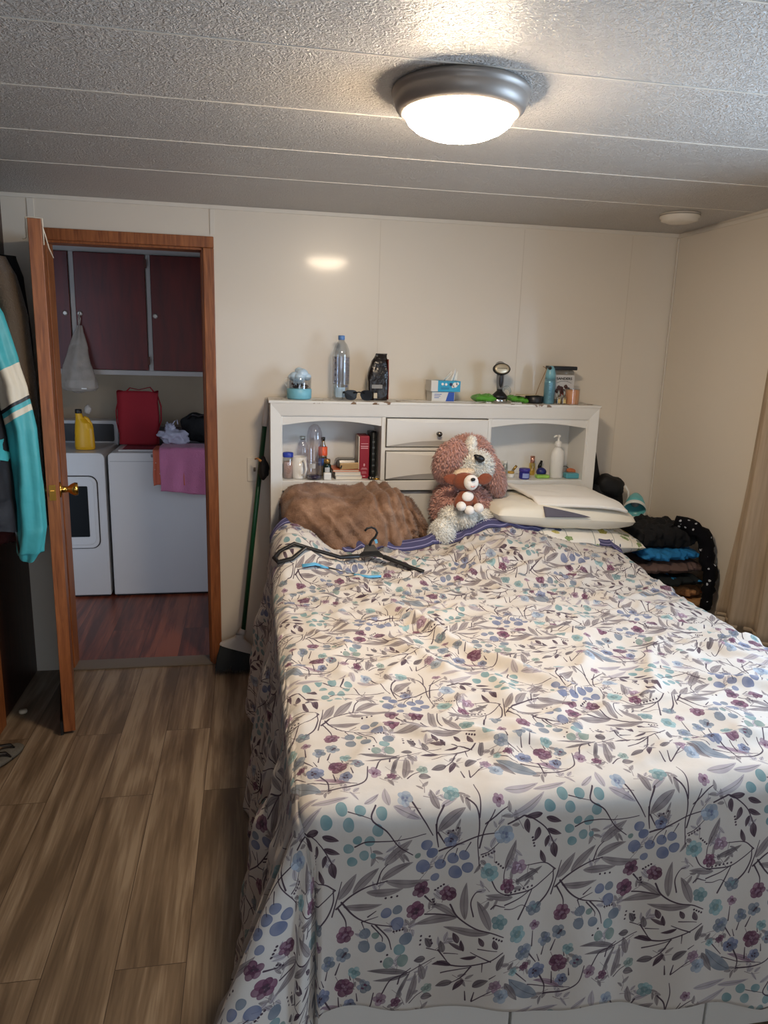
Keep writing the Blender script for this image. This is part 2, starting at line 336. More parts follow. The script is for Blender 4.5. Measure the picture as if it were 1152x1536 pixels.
mb = MB(); mb.box(LX1+.02, LX1+.06, 3.72, 4.5, .55, .59).box(LX1+.02, LX1+.06, 3.72, 4.5, 1.31, 1.35).box(LX1+.02, LX1+.06, 3.72, 3.76, .55, 1.35).box(LX1+.02, LX1+.06, 4.46, 4.5, .55, 1.35)
w = struct(mb.build('assumed_window_3', M_white)); MB().box(LX1+.038, LX1+.042, 3.76, 4.46, .59, 1.31).build('pane', MATS['window_glass'], w)  # assumed laundry window, out of view, put in for the added daylight

# ---- the open door
hinge = Vector((-.902, YB-.024, 0))
dw = .636
def dpt(a, b, z):   # a along the door from hinge, b across thickness (+ = right face)
    d = Vector((.142, -.620, 0)).normalized(); n = Vector((.620, .142, 0)).normalized()
    return tuple(hinge+d*a+n*b+Vector((0, 0, z)))
def dbox(mb, a0, a1, b0, b1, z0, z1, mi=0):
    V = [dpt(a_, b_, z_) for a_ in (a0, a1) for b_ in (b0, b1) for z_ in (z0, z1)]
    mb.add(V, [(0, 1, 3, 2), (4, 6, 7, 5), (0, 4, 5, 1), (2, 3, 7, 6), (0, 2, 6, 4), (1, 5, 7, 3)], mi)
mb = MB(); dbox(mb, 0, dw, 0, .044, .012, 1.985)
door = struct(mb.build('door_1', M_casing, bevel=.0015, origin=tuple(hinge)))
kz = 1.005; ka = dw-.06
for sgn, b0 in ((1, .044), (-1, 0)):
    ax = Vector((.620, .142, 0)).normalized()*sgn
    Rk = ax.to_track_quat('Z', 'Y').to_matrix()
    MB().lathe([(.03, 0), (.031, .005), (.014, .009), (.011, .03), (.02, .042), (.026, .055), (.024, .066), (.0001, .068)], dpt(ka, b0, kz), Rk, 24).build('door_knob', M_brass, door)
mb = MB(); dbox(mb, dw, dw+.0015, .008, .032, kz-.03, kz+.03); lp = mb.build('latch_plate', M_brass, door)
mb = MB(); dbox(mb, dw, dw+.011, .013, .027, kz-.008, kz+.008); mb.build('latch', M_brass, lp)
# over-door hook
hk = thing('over_door_hook', 'white metal over-door hook clipped on top of the open wooden door', 'hook', dpt(.56, .02, 1.985))
mb = MB()
mb.tube([dpt(dw-.02, .048, 1.9), dpt(dw-.02, .048, 1.989), dpt(dw-.02, .02, 1.99), dpt(dw-.02, -.006, 1.989), dpt(dw-.02, -.008, 1.92), dpt(dw-.02, -.02, 1.915)], .0025, 6)
mb.build('bracket', M_cream, hk)
mb = MB(); mb.tube([dpt(dw-.02, .047, 1.96), dpt(dw-.05, .055, 1.93), dpt(dw-.1, .062, 1.90), dpt(dw-.14, .075, 1.87)], .0028, 6); mb.build('wire_end', M_cream, hk)
# door sweep
mb = MB(); dbox(mb, .02, dw+.004, -.012, -.001, .004, .06); mb.build('door_sweep', mat('black_rubber', (20, 19, 20), .7), door)

# ---- ceiling lamp
lx, ly = .517, 1.925; lz = cz(ly)
lamp = thing('ceiling_light', 'round flush ceiling light with grey rim and glowing white dome', 'ceiling light', (lx, ly, lz-.12))
MB().lathe([(.166, 0), (.170, -.006), (.170, -.014), (.163, -.018), (.166, -.024), (.158, -.046), (.146, -.056), (.138, -.058), (.138, -.03)], (lx, ly, lz), None, 64).build('rim', M_nickel, lamp)
gm = bpy.data.materials.new('lit_glass'); gm.use_nodes = True; p = gm.node_tree.nodes['Principled BSDF']
p.inputs['Base Color'].default_value = (.9, .88, .84, 1); p.inputs['Emission Color'].default_value = (1, .80, .58, 1); p.inputs['Emission Strength'].default_value = LAMP_STRENGTH
MB().lathe([(.137, -.052), (.137, -.060), (.128, -.076), (.11, -.090), (.082, -.102), (.045, -.109), (.0001, -.111)], (lx, ly, lz), None, 64, cap=False).build('glass_dome', gm, lamp)
# smoke detector
sd = thing('smoke_detector', 'round white smoke detector on the ceiling in the right corner', 'smoke detector', (1.84, 3.11, cz(3.11)-.035))
MB().lathe([(.083, 0), (.083, -.016), (.076, -.02), (.076, -.028), (.05, -.036), (.0001, -.038)], (1.84, 3.11, cz(3.11)), None, 40).build('housing', M_trimw, sd)
MB().lathe([(.0838, -.006), (.0842, -.008), (.0838, -.010)], (1.84, 3.11, cz(3.11)), None, 40, cap=False).build('seam_ring', mat('grey_seam', (150, 142, 130), .6), sd)

# ---- curtain
ct = thing('curtain', 'long beige curtain panel hanging by the right wall window', 'curtain', (2.03, 2.4, .45))
def cur(u, v):
    z = .46+v*1.58; y1 = 2.66+.12*(1-v)**1.3; y0 = 1.95+.06*(1-v)
    y = y1+(y0-y1)*u
    x = 2.025+.028*math.sin(u*26+.8*math.sin(v*3))+.012*math.sin(u*55+v*4)+.01*nz((u*3, v*3, 1))
    return (x, y, z)
cm = bpy.data.materials.new('beige_sheer'); cm.use_nodes = True; N = cm.node_tree.nodes; L = cm.node_tree.links
N.remove(N['Principled BSDF']); df = N.new('ShaderNodeBsdfDiffuse'); tl = N.new('ShaderNodeBsdfTranslucent'); mx = N.new('ShaderNodeMixShader'); mx.inputs[0].default_value = .42
nt = N.new('ShaderNodeTexNoise'); nt.inputs['Scale'].default_value = 9; rr = ramp(N, [(.3, (196, 176, 150)), (.7, (212, 194, 170))]); L.new(nt.outputs[0], rr.inputs[0])
for d_ in (df, tl): L.new(rr.outputs[0], d_.inputs[0])
L.new(df.outputs[0], mx.inputs[1]); L.new(tl.outputs[0], mx.inputs[2]); L.new(mx.outputs[0], N['Material Output'].inputs[0])
MB().grid(cur, 120, 30).build('panel', cm, ct, solid=.0015)
def hemf(u, v):
    p = cur(u, .012*v); return (p[0]-.003, p[1], p[2])
MB().grid(hemf, 120, 2).build('hem', cm, ct, solid=.002)
MB().tube([(2.03, .4, 2.055), (2.03, 2.74, 2.055)], .009, 12).build('curtain_rod', M_nickel, props=('thin grey metal rod holding the beige curtain', 'curtain rod'))

# ---- light switch
sw = thing('light_switch', 'cream light switch plate on the wall behind the green broom handle', 'light switch', (.018, YB-.004, .93))
MB().box(-.017, .053, YB-.006, YB-.0005, .932, 1.048).build('plate', M_trimw, sw, bevel=.002)
MB().box(.013, .023, YB-.016, YB-.006, .982, 1.0, R=rot('X', 20)).build('toggle', mat('grey_toggle', (120, 112, 102), .5), sw)

# ================================================================ FABRIC PRINTS (drawn here, shape by shape)
class Canvas:
    def __init__(s, w, h, k, base): s.w, s.h, s.k = int(w*k), int(h*k), k; s.a = np.ones((s.h, s.w, 3), np.float32)*np.array(base, np.float32)/255
    def _paste(s, x0, x1, y0, y1, fn):
        k = s.k; X = np.arange(int(math.floor(x0*k))-2, int(math.ceil(x1*k))+3); Y = np.arange(int(math.floor(y0*k))-2, int(math.ceil(y1*k))+3)
        gx, gy = np.meshgrid((X+.5)/k, (Y+.5)/k); al, col = fn(gx, gy); al = np.clip(al, 0, 1)[..., None]
        ix = np.ix_(Y % s.h, X % s.w); s.a[ix] = s.a[ix]*(1-al)+col*al
    def wash(s, gx, gy, seed, amt=.25):
        r = np.random.RandomState(seed); f = 0
        for _ in range(4):
            a, b, c_ = r.uniform(-.09, .09, 2).tolist()+[r.uniform(0, 6)]; f = f+np.sin(gx*a+gy*b+c_)
        return f/4*amt
    def stroke(s, P, w, col, alpha=.92, taper=True):
        Q = []; P = [np.array(p, float) for p in P]
        if len(P) == 2: Q = [P[0], (P[0]+P[1])/2, P[1]]
        else:
            E_ = [2*P[0]-P[1]]+P+[2*P[-1]-P[-2]]
            for i in range(1, len(E_)-2):
                for t in np.linspace(0, 1, 6, endpoint=False):
                    a, b, c_, d = E_[i-1:i+3]; Q.append(.5*((2*b)+(-a+c_)*t+(2*a-5*b+4*c_-d)*t*t+(-a+3*b-3*c_+d)*t**3))
            Q.append(P[-1])
        n = len(Q); Q = np.array(Q); x0, y0 = Q.min(0)-w; x1, y1 = Q.max(0)+w; col = np.array(col, np.float32)/255
        def fn(gx, gy):
            best = np.full(gx.shape, -9.)
            for i in range(n-1):
                a, b = Q[i], Q[i+1]; d = b-a; L2 = d@d+1e-6
                t = np.clip(((gx-a[0])*d[0]+(gy-a[1])*d[1])/L2, 0, 1)
                ds = np.hypot(gx-a[0]-d[0]*t, gy-a[1]-d[1]*t); f = (i+t)/(n-1)
                ww = w*.5*(1-.45*f if taper else 1); best = np.maximum(best, ww-ds)
            return np.clip(best*s.k*.8+.5, 0, 1)*alpha, col
        s._paste(x0, x1, y0, y1, fn)
    def leaf(s, b, t, w, col, alpha=.8, bend=.12, vein=True, seed=1):
        b = np.array(b, float); t = np.array(t, float); d = t-b; Ln = np.hypot(*d); d /= Ln; nrm = np.array([-d[1], d[0]]); w = w*.5; col = np.array(col, np.float32)/255
        pad = w+abs(bend)*Ln+4; x0, y0 = np.minimum(b, t)-pad; x1, y1 = np.maximum(b, t)+pad
        def fn(gx, gy):
            u = ((gx-b[0])*d[0]+(gy-b[1])*d[1])/Ln; v = (gx-b[0])*nrm[0]+(gy-b[1])*nrm[1]-bend*Ln*4*u*(1-u)*.5
            uu = np.clip(u, 0, 1); hw = w*np.sin(PI*uu**.8)**.8
            al = np.clip((hw-np.abs(v))*s.k*.7+.5, 0, 1)*((u > 0) & (u < 1))
            sh = .12*v/(w+1)+s.wash(gx, gy, seed); ed = np.clip(1-(hw-np.abs(v))/5, 0, 1)*.12
            a = al*np.clip(alpha*(1-sh*.9)+ed, .3, 1)
            c = np.broadcast_to(col, gx.shape+(3,)).copy()
            if vein: 
                vn = np.clip(1.6-np.abs(v)*.9, 0, 1)*(u > .05)*(u < .9); c *= (1-.45*vn[..., None])
            return a, c
        s._paste(x0, x1, y0, y1, fn)
    def blob(s, c, r, col, alpha=.85, lob=0, la=.15, centre=None, seed=1, sq=1.0):
        c = np.array(c, float); col = np.array(col, np.float32)/255; cc = np.array(centre, np.float32)/255 if centre else None; rr = np.random.RandomState(seed); ph = rr.uniform(0, 6)
        def fn(gx, gy):
            dx, dy = gx-c[0], (gy-c[1])*sq; q = np.hypot(dx, dy); th = np.arctan2(dy, dx)
            R_ = r*(1+(la*np.cos(lob*th+ph) if lob else 0)+.05*np.sin(2*th+ph)+.025*np.sin(3*th+ph*2))
            al = np.clip((R_-q)*s.k*.6+.5, 0, 1)
            v = s.wash(gx, gy, seed, .22)+.14*np.clip(1-(R_-q)/6, 0, 1)
            if lob: v = v+.16*np.cos(lob*th+ph+PI)*(q > r*.25)*(q < r)+.1*np.sin(q/r*9)
            a = al*np.clip(alpha+v, .25, 1); cl = np.broadcast_to(col, gx.shape+(3,)).copy()
            if cc is not None: k_ = np.clip(1-q/(r*.42), 0, 1)[..., None]; cl = cl*(1-k_)+cc*k_
            return a, cl
        s._paste(c[0]-r*1.3, c[0]+r*1.3, c[1]-r*1.3/sq, c[1]+r*1.3/sq, fn)
    def material(s, name, rough=.85, sheen=.15, bump=.15):
        im = bpy.data.images.new(name, s.w, s.h, alpha=False)
        a = np.ones((s.h, s.w, 4), np.float32); a[..., :3] = np.clip(s.a[::-1], 0, 1); im.pixels.foreach_set(a.ravel()); im.update(); im.pack()
        m = bpy.data.materials.new(name); m.use_nodes = True; N = m.node_tree.nodes; L = m.node_tree.links; p = N['Principled BSDF']
        t = N.new('ShaderNodeTexImage'); t.image = im; uv = N.new('ShaderNodeUVMap'); L.new(uv.outputs[0], t.inputs[0]); L.new(t.outputs[0], p.inputs['Base Color'])
        p.inputs['Roughness'].default_value = rough; p.inputs['Sheen Weight'].default_value = sheen; p.inputs['Specular IOR Level'].default_value = .2
        tc = N.new('ShaderNodeTexCoord'); n = N.new('ShaderNodeTexNoise'); n.inputs['Scale'].default_value = 45; n.inputs['Detail'].default_value = 5; L.new(tc.outputs['Object'], n.inputs[0])
        b = N.new('ShaderNodeBump'); b.inputs['Strength'].default_value = bump; b.inputs['Distance'].default_value = .006; L.new(n.outputs[0], b.inputs['Height']); L.new(b.outputs[0], p.inputs['Normal'])
        return m
INK = (62, 46, 56); GL = (122, 111, 111); GD = (100, 90, 92); DK = (80, 62, 70); TEAL = (112, 140, 141); BLU = (104, 110, 134); PLUM = (90, 50, 70); MAUV = (130, 102, 118); LBL = (142, 154, 168); SL = (108, 116, 126); GRN = (118, 134, 126)
cv = Canvas(1100, 1180, 1.15, (200, 192, 182))
sd_ = [0]
def LF(b, t, w, col=GL, **k): sd_[0] += 1; cv.leaf(b, t, w, col, bend=rs.uniform(-.14, .14), seed=sd_[0], **k)
def BL(c, r, col, **k): sd_[0] += 1; cv.blob(c, r, col, seed=sd_[0], **k)
PALE = (156, 146, 150)
for q in range(46):      # faint small sprigs between the main stems
    x, y = rs.uniform(0, 1100), rs.uniform(0, 1180); a = rs.uniform(0, 6.28); L_ = rs.uniform(60, 130); ca, sa = math.cos(a), math.sin(a)
    cv.stroke([(x, y), (x+ca*L_*.5-sa*10, y+sa*L_*.5+ca*10), (x+ca*L_, y+sa*L_)], 4, (104, 90, 92), .7)
    for w in range(rs.randint(2, 5)):
        f = .25+.2*w; sg = 1 if w % 2 else -1; b_ = (x+ca*L_*f, y+sa*L_*f); an = a+sg*rs.uniform(.5, .9); l2 = rs.uniform(34, 66)
        LF(b_, (b_[0]+math.cos(an)*l2, b_[1]+math.sin(an)*l2), rs.uniform(14, 24), PALE if q % 2 else GL, alpha=.7)
for a in [((0, 70), (190, 40), 40), ((150, 75), (330, 55), 30), ((10, 180), (200, 95), 36), ((400, 85), (480, 30), 25), ((540, 100), (670, 165), 40), ((770, 120), (860, 85), 28), ((520, 95), (515, 0), 40)]: LF(*a, PALE)
for a in [((175, 185), (85, 190), 30), ((195, 205), (275, 235), 30), ((95, 200), (110, 275), 32), ((160, 250), (140, 320), 32), ((205, 265), (280, 300), 28), ((215, 300), (200, 360), 24), ((240, 340), (258, 420), 40)]: LF(*a, DK, alpha=.9)
for a in [((750, 235), (890, 135), 54), ((760, 130), (735, 30), 38), ((1095, 440), (1145, 300), 38), ((275, 530), (360, 405), 44), ((345, 505), (468, 380), 44), ((495, 370), (625, 255), 50), ((480, 445), (635, 370), 40), ((500, 450), (720, 480), 44), ((410, 505), (590, 500), 42), ((300, 570), (490, 570), 36), ((50, 515), (190, 455), 32),
          ((870, 690), (650, 710), 46), ((860, 690), (720, 610), 36), ((905, 700), (905, 505), 42), ((1030, 750), (960, 600), 46), ((1030, 765), (800, 745), 40), ((1140, 590), (1000, 570), 36), ((630, 955), (420, 915), 30), ((630, 962), (450, 965), 22), ((625, 1125), (665, 965), 42), ((710, 1020), (685, 925), 40), ((565, 1090), (640, 950), 22), ((1075, 965), (1110, 880), 32)]: LF(*a, GL if a[2] > 34 else GD)
LF((205, 1165), (40, 1020), 74, SL); LF((20, 1040), (95, 1160), 40, GD); LF((330, 1130), (180, 1070), 30, MAUV)
for a in [((205, 440), (175, 370), 26), ((715, 905), (655, 900), 36), ((740, 850), (710, 795), 36), ((805, 885), (790, 820), 34), ((850, 955), (750, 945), 30), ((875, 830), (850, 775), 32), ((905, 865), (830, 830), 22), ((1000, 835), (975, 790), 26), ((1070, 850), (1050, 800), 30), ((860, 1050), (775, 1075), 36), ((915, 1030), (865, 1100), 28), ((905, 870), (890, 810), 22), ((960, 1065), (1035, 1020), 40), ((700, 1120), (760, 1130), 40), ((970, 890), (890, 910), 20)]: LF(*a, DK if a[2] < 33 else GD, alpha=.9)
for c_, r in [((290, 108), 28), ((215, 155), 28), ((378, 115), 26), ((480, 125), 28), ((320, 170), 27), ((458, 195), 27), ((362, 238), 21), ((420, 245), 25), ((320, 277), 24), ((395, 315), 24), ((338, 343), 24), ((438, 318), 14)]: BL(c_, r, TEAL)
for c_, r in [((697, 295), 27), ((725, 340), 27), ((682, 402), 34), ((768, 405), 27), ((830, 380), 28), ((885, 365), 26), ((905, 428), 28), ((845, 452), 34), ((745, 470), 21)]: BL(c_, r, BLU)
for c_, r, k in [((510, 620), 27, BLU), ((565, 610), 24, SL), ((567, 685), 34, BLU), ((408, 722), 28, SL), ((460, 735), 18, GRN), ((405, 789), 30, SL), ((485, 796), 27, SL), ((612, 774), 32, SL), ((580, 823), 28, TEAL), ((525, 880), 27, GRN), ((597, 882), 30, GRN), ((655, 342), 14, GRN)]: BL(c_, r, k)
ST = [([(0, 215), (60, 192), (90, 186), (145, 215), (200, 265), (235, 330), (245, 345)], 7), ([(350, 270), (400, 250), (470, 248), (560, 250), (690, 238)], 6), ([(455, 90), (430, 150), (500, 200), (560, 280), (630, 333)], 7), ([(320, 120), (430, 150)], 4), ([(635, 90), (680, 170), (725, 250)], 7), ([(740, 200), (745, 260), (755, 315)], 8), ([(785, 115), (745, 180), (745, 250)], 8), ([(750, 240), (785, 300)], 7),
      ([(760, 335), (850, 310), (950, 270), (1060, 255)], 8), ([(850, 310), (800, 350), (780, 400)], 5), ([(915, 300), (890, 345)], 5), ([(850, 330), (840, 370)], 4), ([(905, 90), (945, 140), (955, 230), (950, 300), (963, 420)], 7), ([(955, 180), (970, 90), (960, 20)], 6), ([(960, 330), (985, 230), (1035, 150)], 7), ([(985, 210), (1060, 160), (1100, 140)], 6), ([(970, 365), (1010, 350), (1060, 305)], 5), ([(1025, 490), (1060, 550), (1120, 580)], 6), ([(1100, 560), (1090, 470), (1110, 400)], 5),
      ([(0, 572), (30, 575), (130, 570), (200, 530), (260, 480)], 7), ([(260, 480), (200, 440), (100, 440)], 6), ([(0, 625), (80, 600), (140, 565)], 6), ([(75, 710), (110, 640), (140, 570)], 8), ([(165, 665), (220, 610), (250, 540), (250, 480)], 8), ([(460, 465), (480, 400), (510, 365)], 6), ([(265, 575), (340, 515), (430, 470), (510, 450)], 8), ([(245, 610), (270, 520), (290, 440)], 6),
      ([(290, 545), (350, 620), (420, 665), (540, 695)], 8), ([(440, 680), (490, 740), (495, 768)], 6), ([(460, 680), (520, 750), (540, 815)], 7), ([(390, 660), (470, 635)], 5), ([(420, 635), (460, 605)], 6), ([(390, 660), (405, 700)], 5), ([(275, 575), (310, 640), (315, 690)], 7), ([(700, 565), (735, 605)], 8), ([(830, 625), (870, 690), (960, 745), (1040, 765), (1100, 790)], 8), ([(705, 665), (800, 680), (860, 690)], 7), ([(945, 680), (930, 610), (950, 560), (980, 550)], 6), ([(1030, 640), (1050, 622), (1080, 630), (1100, 635)], 6),
      ([(0, 645), (40, 650), (90, 640), (130, 665)], 4), ([(157, 870), (158, 790)], 6), ([(215, 930), (225, 880)], 6), ([(265, 915), (285, 860)], 7), ([(145, 910), (185, 965)], 7), ([(285, 1105), (280, 1040)], 7), ([(215, 1050), (245, 1110), (245, 1165)], 8), ([(340, 955), (335, 930)], 5), ([(375, 1070), (370, 1030)], 6), ([(205, 965), (190, 925)], 5), ([(495, 1040), (540, 970), (620, 955), (680, 940), (765, 910)], 6), ([(150, 1085), (250, 1120), (385, 1140)], 5), ([(60, 980), (140, 1065)], 6),
      ([(780, 935), (850, 955), (920, 950), (1030, 915), (1100, 870)], 8), ([(780, 870), (835, 945)], 7), ([(720, 850), (780, 875)], 5), ([(810, 890), (880, 888)], 5), ([(800, 1000), (870, 980), (950, 950)], 6), ([(945, 950), (900, 1020), (850, 1060)], 6), ([(1040, 915), (980, 890), (940, 870)], 6), ([(1000, 925), (1000, 975)], 5), ([(975, 850), (1070, 860)], 5), ([(245, 1160), (350, 1158), (430, 1120), (455, 1030)], 8), ([(640, 1130), (680, 1100), (740, 1080)], 5), ([(930, 1145), (925, 1095)], 7), ([(960, 1145), (970, 1095)], 7), ([(960, 1150), (1040, 1090), (1100, 1060)], 5), ([(1040, 1010), (1070, 990)], 5), ([(575, 1000), (590, 960), (640, 935)], 7)]
for P_, w_ in ST: cv.stroke(P_, w_*1.2, INK)
def FLW(c_, r, col, ctr=None, lob=5):
    a0 = rs.uniform(0, 6); n_ = 5 if r < 46 else 6
    for q in range(n_):
        a = a0+q*2*PI/n_+rs.uniform(-.25, .25); pr = r*rs.uniform(.36, .5); k_ = rs.uniform(.85, 1.2)
        BL((c_[0]+math.cos(a)*r*.54, c_[1]+math.sin(a)*r*.54), pr, tuple(min(255, v*k_) for v in col), alpha=.72)
    BL(c_, r*.42, tuple(v*.86 for v in col), alpha=.6)
    if ctr:
        for q in range(5): BL((c_[0]+rs.uniform(-.3, .3)*r, c_[1]+rs.uniform(-.3, .3)*r), r*.13, ctr, alpha=.7)
for a in [((600, 68), 42, LBL, BLU), ((835, 55), 46, TEAL, None), ((815, 285), 36, BLU, INK), ((1060, 112), 32, MAUV, PLUM), ((1085, 270), 50, LBL, BLU), ((1015, 455), 50, TEAL, None), ((65, 440), 42, MAUV, (190, 170, 186)), ((157, 665), 42, SL, TEAL), ((310, 715), 48, PLUM, MAUV), ((680, 525), 44, PLUM, INK), ((815, 565), 46, PLUM, MAUV), ((655, 635), 50, PLUM, INK), ((1075, 710), 42, TEAL, None), ((10, 530), 40, PLUM, MAUV),
          ((75, 789), 46, TEAL, GRN), ((167, 759), 28, MAUV, PLUM), ((228, 847), 40, SL, BLU), ((303, 819), 42, SL, INK), ((112, 890), 46, SL, BLU), ((310, 992), 52, PLUM, MAUV), ((122, 973), 26, PLUM, None), ((190, 1017), 48, BLU, INK), ((358, 917), 32, TEAL, None), ((408, 994), 38, SL, PLUM), ((335, 1090), 34, BLU, INK), ((485, 1069), 38, MAUV, PLUM), ((567, 1100), 28, PLUM, None), ((1070, 1055), 34, MAUV, None), ((1105, 1115), 44, LBL, SL), ((730, 1075), 30, GRN, None), ((60, 985), 24, TEAL, None)]:
    FLW(a[0], a[1], a[2], a[3], 5 if a[1] < 44 else 6)
for c_, n_, dx, dy in [((30, 565), 6, 22, -3), ((505, 540), 3, 28, -2), ((750, 540), 4, 14, -8), ((740, 590), 3, 6, 14), ((1048, 405), 4, 12, 10), ((800, 250), 3, 24, -12), ((550, 725), 4, 15, -1), ((130, 300), 4, 4, 15), ((980, 375), 5, 14, -6), ((690, 780), 3, -2, 22), ((735, 790), 3, 6, 20), ((1050, 790), 4, 14, 6), ((490, 870), 2, 30, -30)]:
    for q in range(n_): cv.blob((c_[0]+dx*q, c_[1]+dy*q), 5.5, INK, .9)
M_floral = cv.material('botanical_print', bump=.12)

# ================================================================ BED
BX0, BX1, BY0, BY1, BZ = .075, 1.60, 1.245, 3.30, .70
bed = thing('bed', 'large white bed with bookcase headboard against the cream back wall', 'bed', (.85, 2.3, 0))
HX0, HX1, HF, HBk, HT = .088, 1.655, 3.33, 3.535, 1.337
DW, SH0, SH1 = .054, .925, .972
hb = MB()
# outer carcass
hb.box(HX0, HX0+.053, HF, HBk, 0, HT-.07).box(HX1-.055, HX1, HF, HBk, 0, HT-.07)
hb.box(HX0, HX1, HF, HBk, HT-.07, HT-.006)
hb.box(HX0+.05, HX1-.05, HBk-.012, HBk, .0, HT-.07)          # back panel
hb.box(HX0+.05, HX1-.05, HF+.004, HBk-.01, SH0, SH1)          # shelf under cubbies
hb.box(HX0+.05, HX1-.05, HF+.03, HF+.05, .1, SH0-.01)         # lower panel
hb.box(.594, .614, HF+.002, HBk-.01, SH1, HT-.07).box(1.104, 1.122, HF+.002, HBk-.01, SH1, HT-.07)
hb.box(.61, 1.108, HF+.004, HF+.03, 1.113, 1.127)
hb.build('headboard', M_hb, bed, bevel=.0025)
fr = MB()   # raised mitred border
for (xa, xb, za, zb, xc, xd, zc, zd) in [(HX0, HX1, HT-.012, HT-.012, HX0+.045, HX1-.045, HT-.066, HT-.066)]:
    V = [(xa, HF-.012, za), (xb, HF-.012, zb), (xd, HF-.002, zd), (xc, HF-.002, zc), (xa, HF-.012, 0), (xc, HF-.002, 0), (xb, HF-.012, 0), (xd, HF-.002, 0)]
    fr.add(V+[(x, HF+.002, z) for x, y, z in V], [(0, 1, 2, 3), (0, 3, 5, 4), (1, 6, 7, 2), (8, 9, 1, 0), (8, 0, 4, 12), (9, 14, 6, 1), (3, 2, 10, 11), (3, 11, 13, 5), (2, 7, 15, 10)])
fr.build('headboard_border', M_hb, bed, bevel=.001)
tp = MB().box(HX0-.008, HX1+.008, HF-.014, HBk+.004, HT-.012, HT); 
M_top = bpy.data.materials.new('worn_white_top'); M_top.use_nodes = True; N = M_top.node_tree.nodes; L = M_top.node_tree.links
tc = N.new('ShaderNodeTexCoord'); n = N.new('ShaderNodeTexNoise'); n.inputs['Scale'].default_value = 22; n.inputs['Detail'].default_value = 8; L.new(tc.outputs['Object'], n.inputs[0])
r = ramp(N, [(.36, (120, 92, 66)), (.39, (222, 220, 214)), (1, (230, 228, 222))]); L.new(n.outputs[0], r.inputs[0]); L.new(r.outputs[0], N['Principled BSDF'].inputs['Base Color']); N['Principled BSDF'].inputs['Roughness'].default_value = .4
tp.build('headboard_top', M_top, bed, bevel=.002)
def valance(x0, x1):
    mb = MB(); n = 24; zt = HT-.07; V = []
    xs = [x0+(x1-x0)*i/n for i in range(n+1)]; poly = [(x, 1.226+.022*math.sin(PI*i/n)) for i, x in enumerate(xs)]
    for i in range(n):
        mb.prism([poly[i], poly[i+1], (xs[i+1], zt), (xs[i], zt)], HF+.006, HF+.024)
    return mb.build('valance', M_hb, bed)
valance(.141, .594); valance(1.122, 1.60)
def drawer(x0, x1, z0, z1):
    mb = MB(); n = 28; xs = [x0+(x1-x0)*i/n for i in range(n+1)]; y = HF-.004; V = []
    for i, x in enumerate(xs):
        s_ = math.sin(PI*i/n); lb = .004+.026*s_; lt = .002+.014*s_
        V += [(x, HF+.03, z0), (x, y+.002+.012*s_, z0), (x, y-.006, z0+lb), (x, y-.006, z1-lt), (x, y+.001+.003*s_, z1), (x, HF+.03, z1)]
    F = [(i*6+k, i*6+k+1, (i+1)*6+k+1, (i+1)*6+k) for i in range(n) for k in range(5)]; F += [tuple(range(6)), tuple(n*6+k for k in reversed(range(6)))]
    mb.add(V, F); d = mb.build('drawer', M_hb, bed)
    return d
for z0, z1, kzz in ((1.132, 1.262, 1.195), (.978, 1.109, 1.042)):
    d = drawer(.618, 1.100, z0, z1)
    MB().lathe([(.010, 0), (.005, .006), (.005, .014), (.011, .018), (.0125, .024), (.009, .029), (.0001, .03)], (.862, HF-.010, kzz), rot('X', 90), 20).build('knob', mat('antique_knob', (110, 104, 96), .28, 1, var=.3, vs=300), d)
# base with drawer fronts at the foot, rails
mb = MB(); mb.box(BX0+.02, BX1-.02, BY0+.05, HF+.03, .0, .40); mb.build('bed_base', M_hb, bed, bevel=.004)
for x0, x1 in ((BX0+.005, .55), (.556, 1.035), (1.041, BX1-.005)):
    MB().box(x0, x1, BY0+.022, BY0+.05, .02, .385).build('base_panel', M_hb, bed, bevel=.004)
mat_bed = MB().box(BX0+.03, BX1-.03, BY0+.05, HF-.005, .40, .655).build('mattress', mat('navy_sheet', (38, 42, 66), .9, bump=.2), parent=bed, bevel=.04)

# ---- comforter
def seg_d(x, y, a, b):
    ax, ay = a; bx, by = b; dx, dy = bx-ax, by-ay; t = ((x-ax)*dx+(y-ay)*dy)/(dx*dx+dy*dy); tt = min(1, max(0, t))
    return math.hypot(x-ax-dx*tt, y-ay-dy*tt), tt
RID = [((.48, 2.35), (.62, 1.98), .022, .020), ((.62, 1.98), (.80, 1.72), .024, .018), ((.40, 2.1), (.55, 1.8), .02, .010), ((.95, 2.1), (1.25, 1.95), .02, .012), ((1.1, 2.5), (1.45, 2.2), .022, .012),
       ((.2, 2.45), (.5, 2.55), .02, .012), ((.7, 2.6), (1.1, 2.72), .022, .014), ((1.15, 1.75), (1.5, 1.55), .022, .012), ((.3, 1.55), (.75, 1.4), .02, .008), ((.85, 1.35), (1.3, 1.42), .02, .008), ((.12, 2.7), (.45, 2.72), .018, .014), ((1.0, 2.82), (1.5, 2.62), .02, .014), ((.55, 2.75), (.95, 2.8), .016, .012), ((1.3, 2.0), (1.55, 1.7), .02, .01)]
